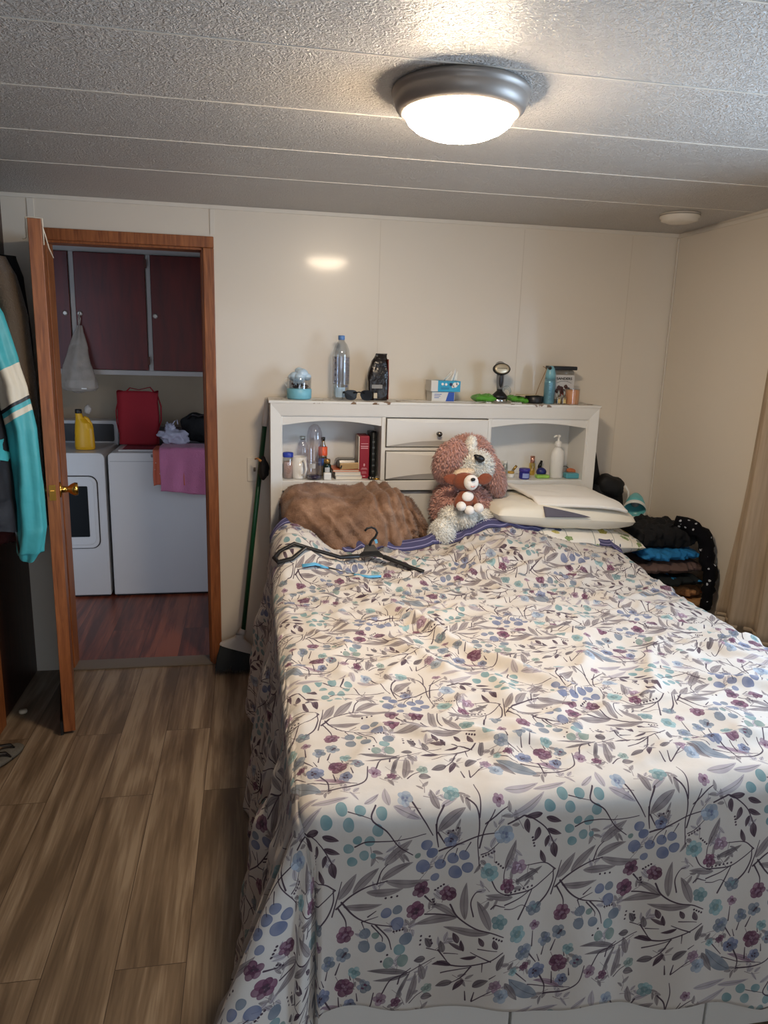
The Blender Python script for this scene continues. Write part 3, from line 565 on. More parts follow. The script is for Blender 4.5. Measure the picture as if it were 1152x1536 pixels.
def topz(x, y):
    z = BZ
    h = .115*math.exp(-((x-.16)/.13)**2)+.035+.075*math.exp(-((x-1.09)/.22)**2)+.02*math.exp(-((x-1.4)/.2)**2)-.015*sst(1.4, 1.7, x)
    z += h*sst(2.45, 2.93, y)*1.0
    for a, b, w_, hh in RID:
        d, t = seg_d(x, y, a, b); z += 1.6*hh*math.exp(-(d/w_)**2)*math.sin(PI*min(1, max(0, .15+.7*t)))
    wv = MN.noise(Vector((x*5+y*2.5, y*9-x*2, .3))); z += .0075*wv
    wv2 = MN.noise(Vector((x*9+y*7, y*22-x*7, 4.3))); z += .0060*wv2*(.5+.9*sst(1.5, 2.8, y)+.5*sst(1.42, 1.25, y))
    wv3 = MN.noise(Vector((x*34-y*8, y*40+x*6, 7.3))); z += .0014*wv3
    q1 = MN.noise(Vector((x*2.2+3, y*2.0, 9))); q2 = 1-abs(MN.noise(Vector((x*4.5+y*3+q1*1.5, y*8.5-x*3.5+q1*2, 2.2)))); z += .019*(q2**5)*(.4+.8*max(0, q1+.4))*sst(1.25, 1.4, y)
    q3 = 1-abs(MN.noise(Vector((x*6-y*5+q1*2, y*13+x*5, 6.1)))); z += .011*(q3**6)*(.3+sst(2.0, 2.8, y))*sst(1.25, 1.4, y)
    return z
RR = .05
SX0, SX1 = BX0-.67, BX1+.55
def headY(x): return 2.955+.02*math.sin(x*6)+.03*MN.noise(Vector((x*4, 0, 0)))-.10*sst(1.35, 1.65, x)-.03*math.exp(-((x-.45)/.15)**2)
NS, NT = 250, 250
def comf(s, t):
    x = SX0+(SX1-SX0)*s
    ovf = .415+.165*min(1, max(0, (x-.1)/1.2))+.008*math.sin(x*23)+.01*MN.noise(Vector((x*7, 1, 0)))
    if x < BX0: ovf = .60
    y0 = BY0-ovf; y1 = headY(min(max(x, BX0), BX1)); y = y0+(y1-y0)*t
    return x, y
def comf3(x, y):
    ix0, ix1, iy0 = BX0+RR, BX1-RR, BY0+RR
    qx = min(max(x, ix0), ix1); qy = max(y, iy0); dx, dy = x-qx, y-qy; d = math.hypot(dx, dy)
    z0 = topz(min(max(x, BX0-.02), BX1+.02), max(y, BY0-.02))
    if d < 1e-6: return (x, y, z0)
    nx, ny = dx/d, dy/d
    arc = RR*PI/2
    if d < arc: a = d/RR; out = RR*math.sin(a); dr = RR*(1-math.cos(a)); e = 0
    else:
        e = d-arc
        fl = .05; wob = 0
        if dy < 0 and dx < 0:      # foot corner: the cloth gathers into a projecting fold
            th = math.atan2(-ny, -nx)/(PI/2)      # 0 = left side, 1 = foot
            fl = .07+.40*math.exp(-((th-.38)/.22)**2)-.10*math.exp(-((th-.86)/.08)**2)
            wob = .018*math.sin(th*19)*sst(0, .3, e)
        elif dx < 0 and abs(dx) > abs(dy):
            near = math.exp(-((y-BY0)/.35)**2)
            fl = .12+.15*near+.0*y; wob = (.020*math.sin(y*17+2*math.sin(y*4))+.014*math.sin(y*37+x*4)+.010*MN.noise(Vector((y*14, x*4, 2))))*sst(0, .22, e)+.012*MN.noise(Vector((y*20, x*16, 5)))*sst(0, .1, e)
        elif dy < 0:
            fl = .03; wob = (.009*math.sin(x*13+.6)+.005*math.sin(x*29)+.006*MN.noise(Vector((x*6, y*6, 2))))*sst(0, .3, e)
        else: fl = .05; wob = .012*math.sin(y*19)*sst(0, .3, e)
        dn = math.sqrt(max(.05, 1-fl*fl)); out = RR+fl*e+wob; dr = RR+dn*e
    z = z0-dr
    if z < .012: out += (.012-z)*.9; z = .012+.006*MN.noise(Vector((x*9, y*9, 0)))**2
    # raised head end carries the side with it
    return (qx+nx*out, qy+ny*out, z)
mb = MB(); V = []; U = []
for j in range(NT+1):
    tt = j/NT
    for i in range(NS+1):
        x, y = comf(i/NS, tt); V.append(comf3(x, y))
        yy = y-BY0; U.append(((x-.06)/.458+.03, .875+yy/.52))
F = [(j*(NS+1)+i, j*(NS+1)+i+1, (j+1)*(NS+1)+i+1, (j+1)*(NS+1)+i) for j in range(NT) for i in range(NS)]
mb.add(V, F, 0, True, U)
cf = thing('comforter', 'white comforter with a grey, plum and teal botanical print spread over the bed', 'comforter', (.85, 2.1, .1))
mb.build('cover', M_floral, cf, solid=.006, soff=0)
# striped navy border folded back along the head edge
M_band = bpy.data.materials.new('indigo_striped_band'); M_band.use_nodes = True; N = M_band.node_tree.nodes; L = M_band.node_tree.links; p = N['Principled BSDF']
uv = N.new('ShaderNodeUVMap'); sp = N.new('ShaderNodeSeparateXYZ'); L.new(uv.outputs[0], sp.inputs[0])
mu = N.new('ShaderNodeMath'); mu.operation = 'MULTIPLY'; mu.inputs[1].default_value = 3.0; L.new(sp.outputs[1], mu.inputs[0]); fr_ = N.new('ShaderNodeMath'); fr_.operation = 'FRACT'; L.new(mu.outputs[0], fr_.inputs[0])
r = ramp(N, [(.0, (64, 62, 98)), (.40, (64, 62, 98)), (.47, (150, 146, 180)), (.53, (150, 146, 180)), (.6, (64, 62, 98))]); L.new(fr_.outputs[0], r.inputs[0]); L.new(r.outputs[0], p.inputs['Base Color']); p.inputs['Roughness'].default_value = .8
def bandf(u, v):
    x = BX0-.02+(BX1+.06-BX0)*u; y = headY(min(max(x, BX0), BX1)); b = comf3(x, y)
    w_ = .052*(1-.35*sst(1.2, 1.6, x)-.45*math.exp(-((x-.1)/.05)**2)); a = v*1.0
    return (b[0], b[1]-.004+w_*.95*a, b[2]+.004+.034*math.sin(a*PI*.62)*(w_/.052)+.003*MN.noise(Vector((x*16, a*3, 1))))
MB().grid(bandf, 160, 8, 0, lambda u, v: (u, v)).build('border', M_band, cf, solid=.004, soff=0)

# ================================================================ SOFT GOODS ON THE BED
def pillow(c, h, R=None, nu=48, nv=32, e=.5, pinch=.12, wr=.006, flat=.0, mi=0, seed=0, uvs=2.0, slump=0):
    c = Vector(c); mb = MB()
    def f(sgn):
        def g(u, v):
            a, b = 2*u-1, 2*v-1
            a = math.copysign(abs(a)**.8, a); b = math.copysign(abs(b)**.8, b)
            t = (max(0, 1-abs(a)**3.2)**e)*(max(0, 1-abs(b)**3.2)**e)
            k = 1-pinch*(1-abs(a))*0
            sx = 1-pinch*(b*b)*.35; sy = 1-pinch*(a*a)*.35
            zz = sgn*t*(h[2] if sgn > 0 else h[2]*(1-flat))
            p = Vector((a*h[0]*sx, b*h[1]*sy, zz))
            n = MN.noise(Vector((a*3+seed, b*3, sgn)))*wr*2+MN.noise(Vector((a*9+seed, b*7, sgn)))*wr
            if wr > .004: n += wr*.9*math.sin(a*14+3*b+seed)*math.exp(-((1-abs(b))/.35)**2)*t
            p.z += n*t-slump*a*a
            return c+(R@p if R is not None else p)
        return g
    mb.grid(f(1), nu, nv, mi, lambda u, v: (u*uvs, v*uvs)); mb.grid(f(-1), nu, nv, mi, lambda u, v: (u*uvs, v*uvs)); return mb
# floral pillow print
pv = Canvas(1000, 700, .7, (232, 226, 214)); sd_[0] = 500
YL, GN, DG, NV = (176, 160, 66), (110, 136, 74), (58, 82, 62), (42, 58, 92)
def stem(P): pv.stroke(P, 4, (110, 116, 104), .8)
for x in (90, 250, 420, 560, 700, 860): stem([(x, 690), (x+12, 520), (x-8, 340), (x+20, 180)])
for q in range(64):
    x, y = rs.uniform(0, 1000), rs.uniform(0, 700); k = [YL, GN, DG, NV, (150, 170, 190), GN, YL][rs.randint(7)]; sd_[0] += 1
    if q % 3 == 0: pv.leaf((x, y), (x+rs.uniform(-60, 60), y+rs.uniform(-110, -40)), 60, k, .85, seed=sd_[0])
    elif q % 3 == 1: pv.blob((x, y), rs.uniform(16, 34), k, .85, lob=5, seed=sd_[0])
    else:
        for z in range(7): pv.blob((x+rs.uniform(-34, 34), y+rs.uniform(-40, 40)), rs.uniform(5, 11), k, .9, seed=sd_[0]+z)
for z in range(26): pv.blob((520+rs.uniform(-70, 70), 330+rs.uniform(-38, 38)), rs.uniform(8, 17), [(160, 132, 46), (70, 110, 150), (190, 170, 60), (48, 84, 130)][z % 4], .9, seed=z)
M_pfl = pv.material('watercolour_plants_print', bump=.08)
fp = pillow((1.43, 3.10, .755), (.318, .20, .060), rot('Y', 3), wr=.006, seed=3, uvs=1.0)
fp.build('pillow', M_pfl, props=('pillow with a colourful plant print lying under the white contour pillow', 'pillow'))
M_memory = mat('ivory_pillow_cover', (226, 218, 200), .85, var=.04, bump=.12, bs=40, sheen=.2)
wp = thing('contour_pillow', 'thick ivory contour pillow lying on top of the plant print pillow', 'pillow', (1.37, 3.10, .82))
pillow((1.365, 3.11, .872), (.335, .185, .058), rot('Y', 3.5), e=.32, wr=.003, seed=9).build('cushion', M_memory, wp)
# slate side patch with a straight edge
MB().grid(lambda u, v: (1.248+.21*u, 2.915+.030*v*(1-u), .888-.006*u+.040*v*(1-u)**.8), 16, 6).build('side_panel', mat('slate_fabric', (92, 88, 98), .9, bump=.2), wp, solid=.004)
# folded white cloth
wc = MB()
def cl(u, v):
    # u along x, v from back to front; corners fitted
    xa = 1.185+.05*v; xb = 1.585+.05*v; x = xa+(xb-xa)*u
    y = 3.27-.30*v-.02*math.sin(u*3)
    top = .928+.012*(1-v)-.055*max(0, abs((x-1.365)/.335))**3.2-.02*sst(.8, 1, v)
    return (x, y-.06*sst(.0, 1, v)*(u-.1)*(1-.2*u), top+.012+.004*MN.noise(Vector((u*5, v*5, 3)))+.03*(1-sst(0, .12, u))*(1-v)*.4)
wc.grid(cl, 40, 30); wc.build('folded_cloth', mat('white_cotton', (236, 232, 224), .9, var=.02, bump=.15, bs=30, sheen=.2), solid=.016, soff=1, sub=1, props=('plain white folded cloth draped over the ivory contour pillow', 'cloth'))
pillow((1.075, 3.12, .80), (.055, .10, .085), wr=.004, seed=12).build('cushion', mat('black_fabric', (24, 23, 27), .9, bump=.3), props=('small black cushion wedged between the puppy toy and the ivory pillow', 'cushion'))
pillow((.93, 3.03, .775), (.085, .07, .050), rot('X', 25), wr=.003, seed=14).build('cushion', mat('denim_grey', (98, 112, 134), .9, bump=.3), props=('grey-blue cushion under the legs of the plush puppy', 'cushion'))

# brown plush blanket, folded over
M_brown = bpy.data.materials.new('brown_plush'); M_brown.use_nodes = True; N = M_brown.node_tree.nodes; L = M_brown.node_tree.links; p = N['Principled BSDF']
tc = N.new('ShaderNodeTexCoord'); n = N.new('ShaderNodeTexNoise'); n.inputs['Scale'].default_value = 11; n.inputs['Detail'].default_value = 6; n.inputs['Distortion'].default_value = 1.2; L.new(tc.outputs['Object'], n.inputs[0])
r = ramp(N, [(.3, (112, 84, 66)), (.55, (142, 110, 88)), (.75, (166, 134, 110))]); L.new(n.outputs[0], r.inputs[0]); L.new(r.outputs[0], p.inputs['Base Color'])
n2 = N.new('ShaderNodeTexNoise'); n2.inputs['Scale'].default_value = 160; n2.inputs['Detail'].default_value = 4; L.new(tc.outputs['Object'], n2.inputs[0])
b = N.new('ShaderNodeBump'); b.inputs['Strength'].default_value = .6; b.inputs['Distance'].default_value = .006; L.new(n2.outputs[0], b.inputs['Height']); L.new(b.outputs[0], p.inputs['Normal'])
p.inputs['Roughness'].default_value = .95; p.inputs['Sheen Weight'].default_value = .2; p.inputs['Sheen Roughness'].default_value = .4; p.inputs['Specular IOR Level'].default_value = .1
def blank(u, v):
    # u: 0..1 left to right, v: angle of the section
    x = .125+.650*u
    capL = max(0.0, 1-(max(0, .14-u)/.14)**2)**.5; capR = max(0.0, 1-(max(0, u-.93)/.07)**2)**.5; cap = min(capL, capR)
    top = .878+.010*math.sin(u*9)+.062*math.exp(-((u-.70)/.17)**2)-.085*sst(.84, 1.02, u)+.02*math.exp(-((u-.08)/.1)**2)
    bot = .70; cz_ = (top+bot)/2; hz = (top-bot)/2
    cy = 3.175-.02*u; hy = .125
    a = 2*PI*v; ca, sa = math.cos(a), math.sin(a)
    ca = math.copysign(abs(ca)**.8, ca); sa = math.copysign(abs(sa)**.75, sa)
    y = cy+hy*ca*(.35+.65*cap); z = cz_+hz*sa*(.25+.75*cap)
    d = .022*MN.noise(Vector((u*4, ca*2, sa*2)))+.004*(1-abs(MN.noise(Vector((u*7+sa, sa*3-u*4, 3)))))**3+.006*MN.noise(Vector((u*11+sa*2, ca*5, sa*5)))
    # nested fold edges on the right, curving down
    w = u+.10*(sa-.2)+.05*(ca+1)*0
    for k, c0 in enumerate((.66, .75, .83, .90)):
        q = (w+.02*MN.noise(Vector((sa*2, ca*2, k*3)))-c0)/.030; d += .015*(1/(1+math.exp(-max(-30, min(30, -q*4)))))-.013*math.exp(-q*q*3)
    # soft diagonal creases
    for c0, s_, hh in ((.30, .55, .012), (.42, .5, .014), (.52, .45, .012)):
        q = (u-c0-s_*.5*(-sa))/.022; d += hh*math.exp(-q*q)*sst(-.9, -.2, -sa)
    y += d*ca*1.6; z += d*sa*1.3
    return (x+(.014*sa*u), y, max(z, .70))
mb = MB(); mb.grid(lambda u, v: blank(u, v), 150, 90)
# short pile standing off the surface
def pile(mb, fn, n, length, w, umin=0):
    for _ in range(n):
        u, v = rs.uniform(umin, 1), rs.uniform(0, 1)
        p0 = Vector(fn(u, v)); pu = Vector(fn(u+.004, v)); pv_ = Vector(fn(u, v+.004)); nn = (pu-p0).cross(pv_-p0)
        if nn.length < 1e-9: continue
        nn.normalize()
        c0 = Vector((p0.x, 3.165, .80))
        if nn.dot(p0-c0) < 0: nn = -nn
        d = (nn+Vector(rs.normal(size=3))*.45).normalized(); s1 = d.cross(Vector(rs.normal(size=3))).normalized(); s2 = d.cross(s1)
        tip = p0+d*length*rs.uniform(.6, 1.2); b_ = p0-nn*.002
        mb.add([b_+s1*w, b_-s1*w*.5+s2*w*.87, b_-s1*w*.5-s2*w*.87, tip], [(0, 1, 3), (1, 2, 3), (2, 0, 3)], 0, True)
pile(mb, blank, 9000, .007, .0013); pile(mb, blank, 5000, .012, .0016, .86)
mb.build('blanket', M_brown, props=('brown plush blanket folded up at the head of the bed left of the puppy', 'blanket'))

# ---- big plush puppy
def furmat(name, c1, c2):
    m = mat(name, c1, .9, var=.18, vs=60, sheen=.5, spec=.15); return m
M_rose = furmat('dusty_rose_fur', (202, 152, 138), None); M_wfur = furmat('white_fur', (255, 248, 232), None); M_bfur = mat('tan_felt', (132, 66, 38), .95, var=.15, vs=90, bump=.4, bs=300, sheen=.4)
M_nose = mat('black_nose', (14, 13, 15), .45)
M_wfelt = mat('white_felt', (240, 234, 226), .95, var=.04, bump=.3, bs=300, sheen=.3)
pup = thing('plush_puppy', 'large shaggy dusty-rose and white plush puppy sitting against the headboard', 'plush toy', (.93, 3.12, .72))
def furry(name, ells, n, L_, w, m, par, **k):
    mb = MB()
    for c, r, R in ells: mb.ell(c, r, R)
    fur(mb, ells, n, L_, w, **k); return mb.build(name, m, par)
furry('body', [((.94, 3.13, .885), (.125, .105, .135), None), ((.865, 3.07, .90), (.065, .07, .10), rot('Y', 18)), ((1.01, 3.09, .87), (.062, .075, .115), rot('Y', -10))], 9000, .028, .0032, M_rose, pup)
hd = furry('head', [((.965, 3.13, 1.105), (.105, .095, .095), None)], 4600, .027, .003, M_rose, pup)
furry('muzzle', [((.968, 3.045, 1.082), (.078, .052, .070), rot('X', -18))], 3600, .023, .0022, M_wfur, hd, grav=.15)
furry('blaze', [((.950, 3.062, 1.165), (.022, .032, .045), rot('Y', 8))], 900, .014, .0016, M_wfur, hd, grav=.1)
furry('ear', [((.862, 3.06, 1.105), (.062, .045, .088), rot('Y', 22))], 4200, .030, .0032, M_rose, pup, grav=.8)
furry('ear', [((1.060, 3.07, 1.05), (.040, .038, .100), rot('Y', -24))], 3600, .030, .0032, M_rose, pup, grav=.8)
nb = MB(); nb.ell((.965, 2.970, 1.128), (.024, .014, .014), rot('Y', 18), 16, 10, pw=.9); nb.ell((.955, 2.976, 1.137), (.016, .010, .007), rot('Y', 10), 14, 8); nb.ell((.972, 2.980, 1.117), (.014, .010, .010), None, 14, 8); nb.build('nose', M_nose, hd)
furry('leg', [((.872, 3.0, .858), (.062, .055, .052), rot('Y', 20)), ((.915, 2.975, .868), (.048, .05, .042), None)], 4200, .020, .0022, M_wfur, pup)
furry('foot', [((.812, 2.965, .792), (.052, .052, .064), None)], 3200, .020, .0022, M_wfur, pup)
furry('leg', [((.995, 3.0, .850), (.052, .055, .045), None), ((1.0, 2.985, .800), (.050, .05, .045), None)], 3400, .020, .0022, M_wfur, pup)
furry('foot', [((1.07, 2.99, .780), (.058, .05, .030), rot('Y', 12))], 2600, .018, .0022, M_wfur, pup)
# ---- small plush dog on its lap
sm = thing('small_plush_dog', 'small rust-brown and white plush dog held in the lap of the big puppy', 'plush toy', (.907, 2.93, .90))
def fz(name, ells, n, L_, w, m, par, **k): return furry(name, ells, n, L_, w, m, par, **k)
fz('body', [((.905, 2.945, .955), (.040, .032, .048), None), ((.872, 2.94, .95), (.018, .02, .032), rot('Y', 25)), ((.94, 2.94, .95), (.018, .02, .032), rot('Y', -25))], 1500, .006, .0011, M_bfur, sm)
h2 = fz('head', [((.893, 2.945, 1.035), (.050, .036, .042), None)], 1200, .005, .0011, M_bfur, sm)
fz('forehead', [((.895, 2.955, 1.068), (.045, .026, .018), rot('Y', -8))], 900, .010, .0013, mat('cream_fur', (232, 208, 176), .9, sheen=.4), h2)
fz('muzzle', [((.913, 2.905, 1.035), (.032, .022, .033), rot('Y', -8))], 700, .003, .001, M_wfelt, h2)
MB().ell((.913, 2.880, 1.052), (.0105, .006, .0075), None, 14, 8).build('nose', M_nose, h2)
MB().tube([(.908, 2.884, 1.022), (.916, 2.882, 1.019), (.924, 2.884, 1.024)], .0018, 6).build('mouth', mat('pink_stitch', (226, 150, 140), .8), h2)
for sx, an, cx in ((-1, -62, .838), (1, 66, .985)):
    MB().ell((cx, 2.945, 1.042), (.034, .008, .024), rot('Y', -12*sx), 20, 10, disp=.2).build('ear', M_bfur, sm)
fz('belly', [((.906, 2.918, .972), (.026, .012, .022), None)], 400, .004, .001, M_wfelt, sm)
for cx, cz_, r_ in ((.875, .933, .021), (.912, .915, .021), (.952, .925, .022)):
    fz('paw', [((cx, 2.905, cz_), (r_, .022, r_*.95), None)], 400, .003, .0011, M_wfelt, sm)
    for d in (-1, 1): pass

pup.location.y += .03; sm.location.y += .03
# ---- hanger
hg = thing('clothes_hanger', 'black plastic clothes hanger lying on the comforter by the brown blanket', 'hanger', (.46, 2.75, .78))
def hz(x, y): return topz(x, y)+.012
mb = MB()
# flat body yoke
nk = Vector((.464, 2.80, .80)); lf = Vector((.10, 2.70, hz(.10, 2.70))); rg = Vector((.655, 2.655, hz(.655, 2.655)+.002))
yl = Vector((.415, 2.765, .772)); yr = Vector((.515, 2.755, .770))
mb.tube([yr, (.56, 2.725, hz(.56, 2.725)+.012), (.61, 2.69, hz(.61, 2.69)+.006), rg], [.015, .0135, .012, .009], 10, flat=.6)
mb.tube([yl, (.34, 2.745, hz(.34, 2.745)+.016), (.25, 2.735, hz(.25, 2.735)+.010), (.16, 2.735, hz(.16, 2.735)+.006), (.105, 2.725, hz(.1, 2.725)+.004), (.084, 2.695, hz(.084, 2.695)+.003), (.097, 2.665, hz(.1, 2.665)+.003), (.15, 2.668, hz(.15, 2.668)+.003), (.20, 2.692, hz(.2, 2.705)+.004), (.235, 2.73, hz(.24, 2.73)+.006)], [.014, .012, .011, .010, .010, .0105, .0105, .010, .009, .007], 10, flat=.65)
yk = [(.447, 2.806, .806), (.482, 2.806, .806), (.497, 2.785, .786), (.528, 2.752, .764), (.49, 2.757, .771), (.463, 2.76, .774), (.43, 2.757, .771), (.395, 2.757, .766), (.435, 2.782, .785)]
nY = len(yk); V = [(x, y-.005, z+.003) for x, y, z in yk]+[(x, y+.005, z-.004) for x, y, z in yk]
mb.add(V, [tuple(range(nY)), tuple(reversed(range(nY, 2*nY)))]+[(i, i+nY, (i+1) % nY+nY, (i+1) % nY) for i in range(nY)])
mb.build('body', M_black, hg, bevel=.001)
hx = [(.463, 2.803, .803), (.472, 2.806, .822), (.488, 2.808, .838), (.495, 2.808, .856), (.486, 2.807, .872), (.469, 2.806, .879), (.453, 2.806, .874), (.444, 2.806, .864)]
MB().tube(hx, [.008, .007, .0065, .006, .006, .006, .006, .0065], 10, flat=.7).build('hook', M_black, hg)
MB().box(.484, .494, 2.793, 2.796, .815, .832, R=rot('Y', -20)).build('size_tag', mat('sky_blue_plastic', (104, 178, 214), .4), hg)
# ---- blue brush with steel shaft
bb = thing('kitchen_spatula', 'sky blue slotted spatula with a steel shaft lying below the black hanger', 'spatula', (.34, 2.66, .745))
def bz(x, y, d=.008): return topz(x, y)+d
M_sky = mat('sky_blue_silicone', (92, 172, 212), .45)
mb = MB()
for k in range(5):
    a = k/4; mb.tube([(.265, 2.665+.004*(a-.5), bz(.265, 2.665)), (.235, 2.665+.03*(a-.5), bz(.235, 2.665, .012)), (.185, 2.655+.055*(a-.5), bz(.185, 2.655, .006))], [.004, .0045, .0035], 8, flat=.6)
mb.tube([(.255, 2.665, bz(.255, 2.665)), (.285, 2.668, bz(.285, 2.668))], [.012, .006], 10, flat=.5)
mb.build('head', M_sky, bb)
MB().tube([(.283, 2.668, bz(.283, 2.668)), (.385, 2.655, bz(.385, 2.655, .009))], .0035, 8).build('shaft', M_steel, bb)
MB().tube([(.382, 2.655, bz(.382, 2.655, .009)), (.44, 2.645, bz(.44, 2.645, .009)), (.485, 2.637, bz(.485, 2.637, .009))], [.006, .0085, .007], 10, flat=.6).build('handle', M_sky, bb)

# ================================================================ ON TOP OF THE HEADBOARD
TZ = HT+.001
# humidifier
ty = 3.43
t = thing('humidifier', 'small cloud-shaped humidifier with light blue base on the left end of the headboard', 'humidifier', (.222, ty, TZ))
M_lb = mat('light_blue_plastic', (120, 186, 206), .4)
MB().lathe([(.050, 0), (.056, .006), (.057, .045), (.053, .048)], (.222, ty, TZ), None, 36).build('base', M_lb, t)
MB().lathe([(.054, .048), (.055, .095), (.052, .10)], (.222, ty, TZ), None, 36, cap=False).build('tank', clear('clear_plastic'), t)
mb = MB()
for x, y, z, r_ in ((-.02, 0, .10, .026), (.012, .0, .112, .03), (.035, 0, .10, .02), (0, -.012, .098, .026), (-.035, 0, .098, .016), (.0, .01, .125, .02)): mb.ell((.222+x, ty+y, TZ+z), (r_, r_*.9, r_*.85))
mb.build('cloud', mat('frosted_pale_blue', (190, 214, 232), .3, var=.15, vs=30), t)
mb = MB()
for k in range(22): 
    a = rs.uniform(0, 6.28); q = rs.uniform(0, .04); mb.ell((.222+q*math.cos(a), ty+q*math.sin(a), TZ+.052+rs.uniform(0, .014)), (.008, .007, .006), None, 8, 6)
mb.build('pebbles', mat('dark_pebbles', (62, 46, 42), .5, var=.5), t)
mb = MB()
for k in range(9): mb.tube([(.195+.006*k, ty-.03, TZ+.092), (.195+.006*k, ty-.032, TZ+.070-.004*(k % 3))], .0016, 6)
mb.build('drops', MATS['frosted_pale_blue'], t)
MB().tube([(.166, ty, TZ+.055), (.155, ty, TZ+.07), (.158, ty, TZ+.09), (.172, ty, TZ+.092)], .002, 6).build('cord_loop', M_white, t)
# tall clear water bottle
t = thing('water_bottle', 'tall clear water bottle with blue cap and printed label standing on the headboard', 'bottle', (.415, 3.44, TZ))
c = (.415, 3.44, TZ)
MB().lathe([(.034, 0), (.038, .004), (.0375, .02), (.039, .03), (.037, .1), (.039, .11), (.039, .20), (.036, .225), (.026, .25), (.015, .265), (.013, .272)], c, None, 36).build('body', clear('clear_plastic'), t)
MB().lathe([(.0395, .07), (.0395, .195)], c, None, 36, cap=False).build('label', clear('label_film', (240, 240, 246), .08, .3), t)
mb = MB()
def on_cyl(c, R_, a, z, w, h, mb, mi=0):
    aa = math.radians(a); n = max(1, int(w/.006)); V = []
    for k in range(n+1):
        b_ = aa+(k/n-.5)*w/R_; V += [(c[0]+R_*math.sin(b_), c[1]-R_*math.cos(b_), c[2]+z), (c[0]+R_*math.sin(b_), c[1]-R_*math.cos(b_), c[2]+z+h)]
    mb.add(V, [(2*k, 2*k+2, 2*k+3, 2*k+1) for k in range(n)], mi)
for k in range(13): on_cyl(c, .0402, 42, .185-k*.008, .022-.003*(k % 3), .0028, mb)
for k in range(5): on_cyl(c, .0402, -48, .185-k*.026, .008, .008+.004*(k % 2), mb)
on_cyl(c, .0402, 34, .058, .014, .010, mb); mb.build('print', mat('ink_navy', (92, 94, 116), .6), t)
mb = MB(); on_cyl(c, .0404, -10, .012, .045, .045, mb); mb.build('lower_label', mat('pale_blue_label', (168, 196, 220), .5), t)
MB().lathe([(.014, .270), (.0155, .272), (.0155, .288), (.013, .290)], c, None, 24).build('cap', mat('blue_cap', (92, 136, 196), .4), t)
# sunglasses
M_blk = mat('glossy_black', (14, 14, 16), .22, spec=.35)
t = thing('sunglasses', 'black sunglasses lying on the headboard edge in front of the water bottle', 'sunglasses', (.488, 3.375, TZ))
for sx in (-1, 1):
    cx = .488+sx*.036; mb = MB(); V = []; n = 24
    for k in range(n):
        a = 2*PI*k/n; x = .030*math.copysign(abs(math.cos(a))**.75, math.cos(a)); z = .023*math.copysign(abs(math.sin(a))**.7, math.sin(a))
        V.append((cx+x*(1 if z > 0 else .88), 3.352+.008*abs(x+sx*.03)/.06, TZ+.026+z))
    mb.add(V+[(x, y+.003, z) for x, y, z in V], [tuple(range(n)), tuple(reversed(range(n, 2*n)))]+[(k, k+n, (k+1) % n+n, (k+1) % n) for k in range(n)])
    mb.build('lens', M_blk, t)
mb = MB(); mb.tube([(.462, 3.353, TZ+.036), (.488, 3.349, TZ+.04), (.514, 3.353, TZ+.036)], .003, 8)
mb.build('bridge', M_blk, t)
for sx in (-1, 1): MB().tube([(.488+sx*.066, 3.358, TZ+.038), (.488+sx*.067, 3.40, TZ+.034), (.488+sx*.064, 3.46, TZ+.022), (.488+sx*.06, 3.49, TZ+.005)], [.0035, .003, .003, .0035], 8, flat=1.6).build('temple', M_blk, t)
# black coffee bag
t = thing('coffee_bag', 'black foil coffee bag with red side standing beside the sunglasses', 'bag', (.60, 3.44, TZ))
secs = [(0, .550, .632, .026), (.03, .545, .638, .03), (.10, .538, .640, .028), (.14, .546, .636, .024), (.18, .558, .628, .016), (.205, .575, .628, .006), (.214, .577, .630, .003)]
def bagf(u, v):
    s_ = v*(len(secs)-1); i = min(int(s_), len(secs)-2); f = s_-i; a_, b_ = secs[i], secs[i+1]
    z, x0, x1, hy_ = [a_[k]*(1-f)+b_[k]*f for k in range(4)]; a = 2*PI*u; ca, sa = math.cos(a), math.sin(a)
    ca = math.copysign(abs(ca)**.45, ca); sa = math.copysign(abs(sa)**.45, sa)
    d = .004*MN.noise(Vector((u*9, v*7, 2)))
    return ((x0+x1)/2+(x1-x0)/2*ca+d, 3.44+hy_*sa+d, TZ+z)
mb = MB(); mb.grid(bagf, 40, 36, closeu=True); mb.build('pouch', mat('black_foil', (28, 22, 20), .22, var=.3, bump=.6, bs=28), t)
MB().box(.556, .606, 3.4085, 3.4105, TZ+.055, TZ+.072).build('silver_label', mat('silver_label', (150, 146, 140), .3, .3), t)
MB().box(.566, .582, 3.4075, 3.41, TZ+.01, TZ+.034).build('label', mat('cream_label', (196, 184, 160), .5), t)
MB().grid(lambda u, v: (.638-.004*u-.008*v+.004*sst(.0, .5, v), 3.418+.04*u, TZ+.004+.185*v*(1)), 4, 10).build('side_gusset', mat('rust_red_foil', (126, 44, 30), .35), t, solid=.003)
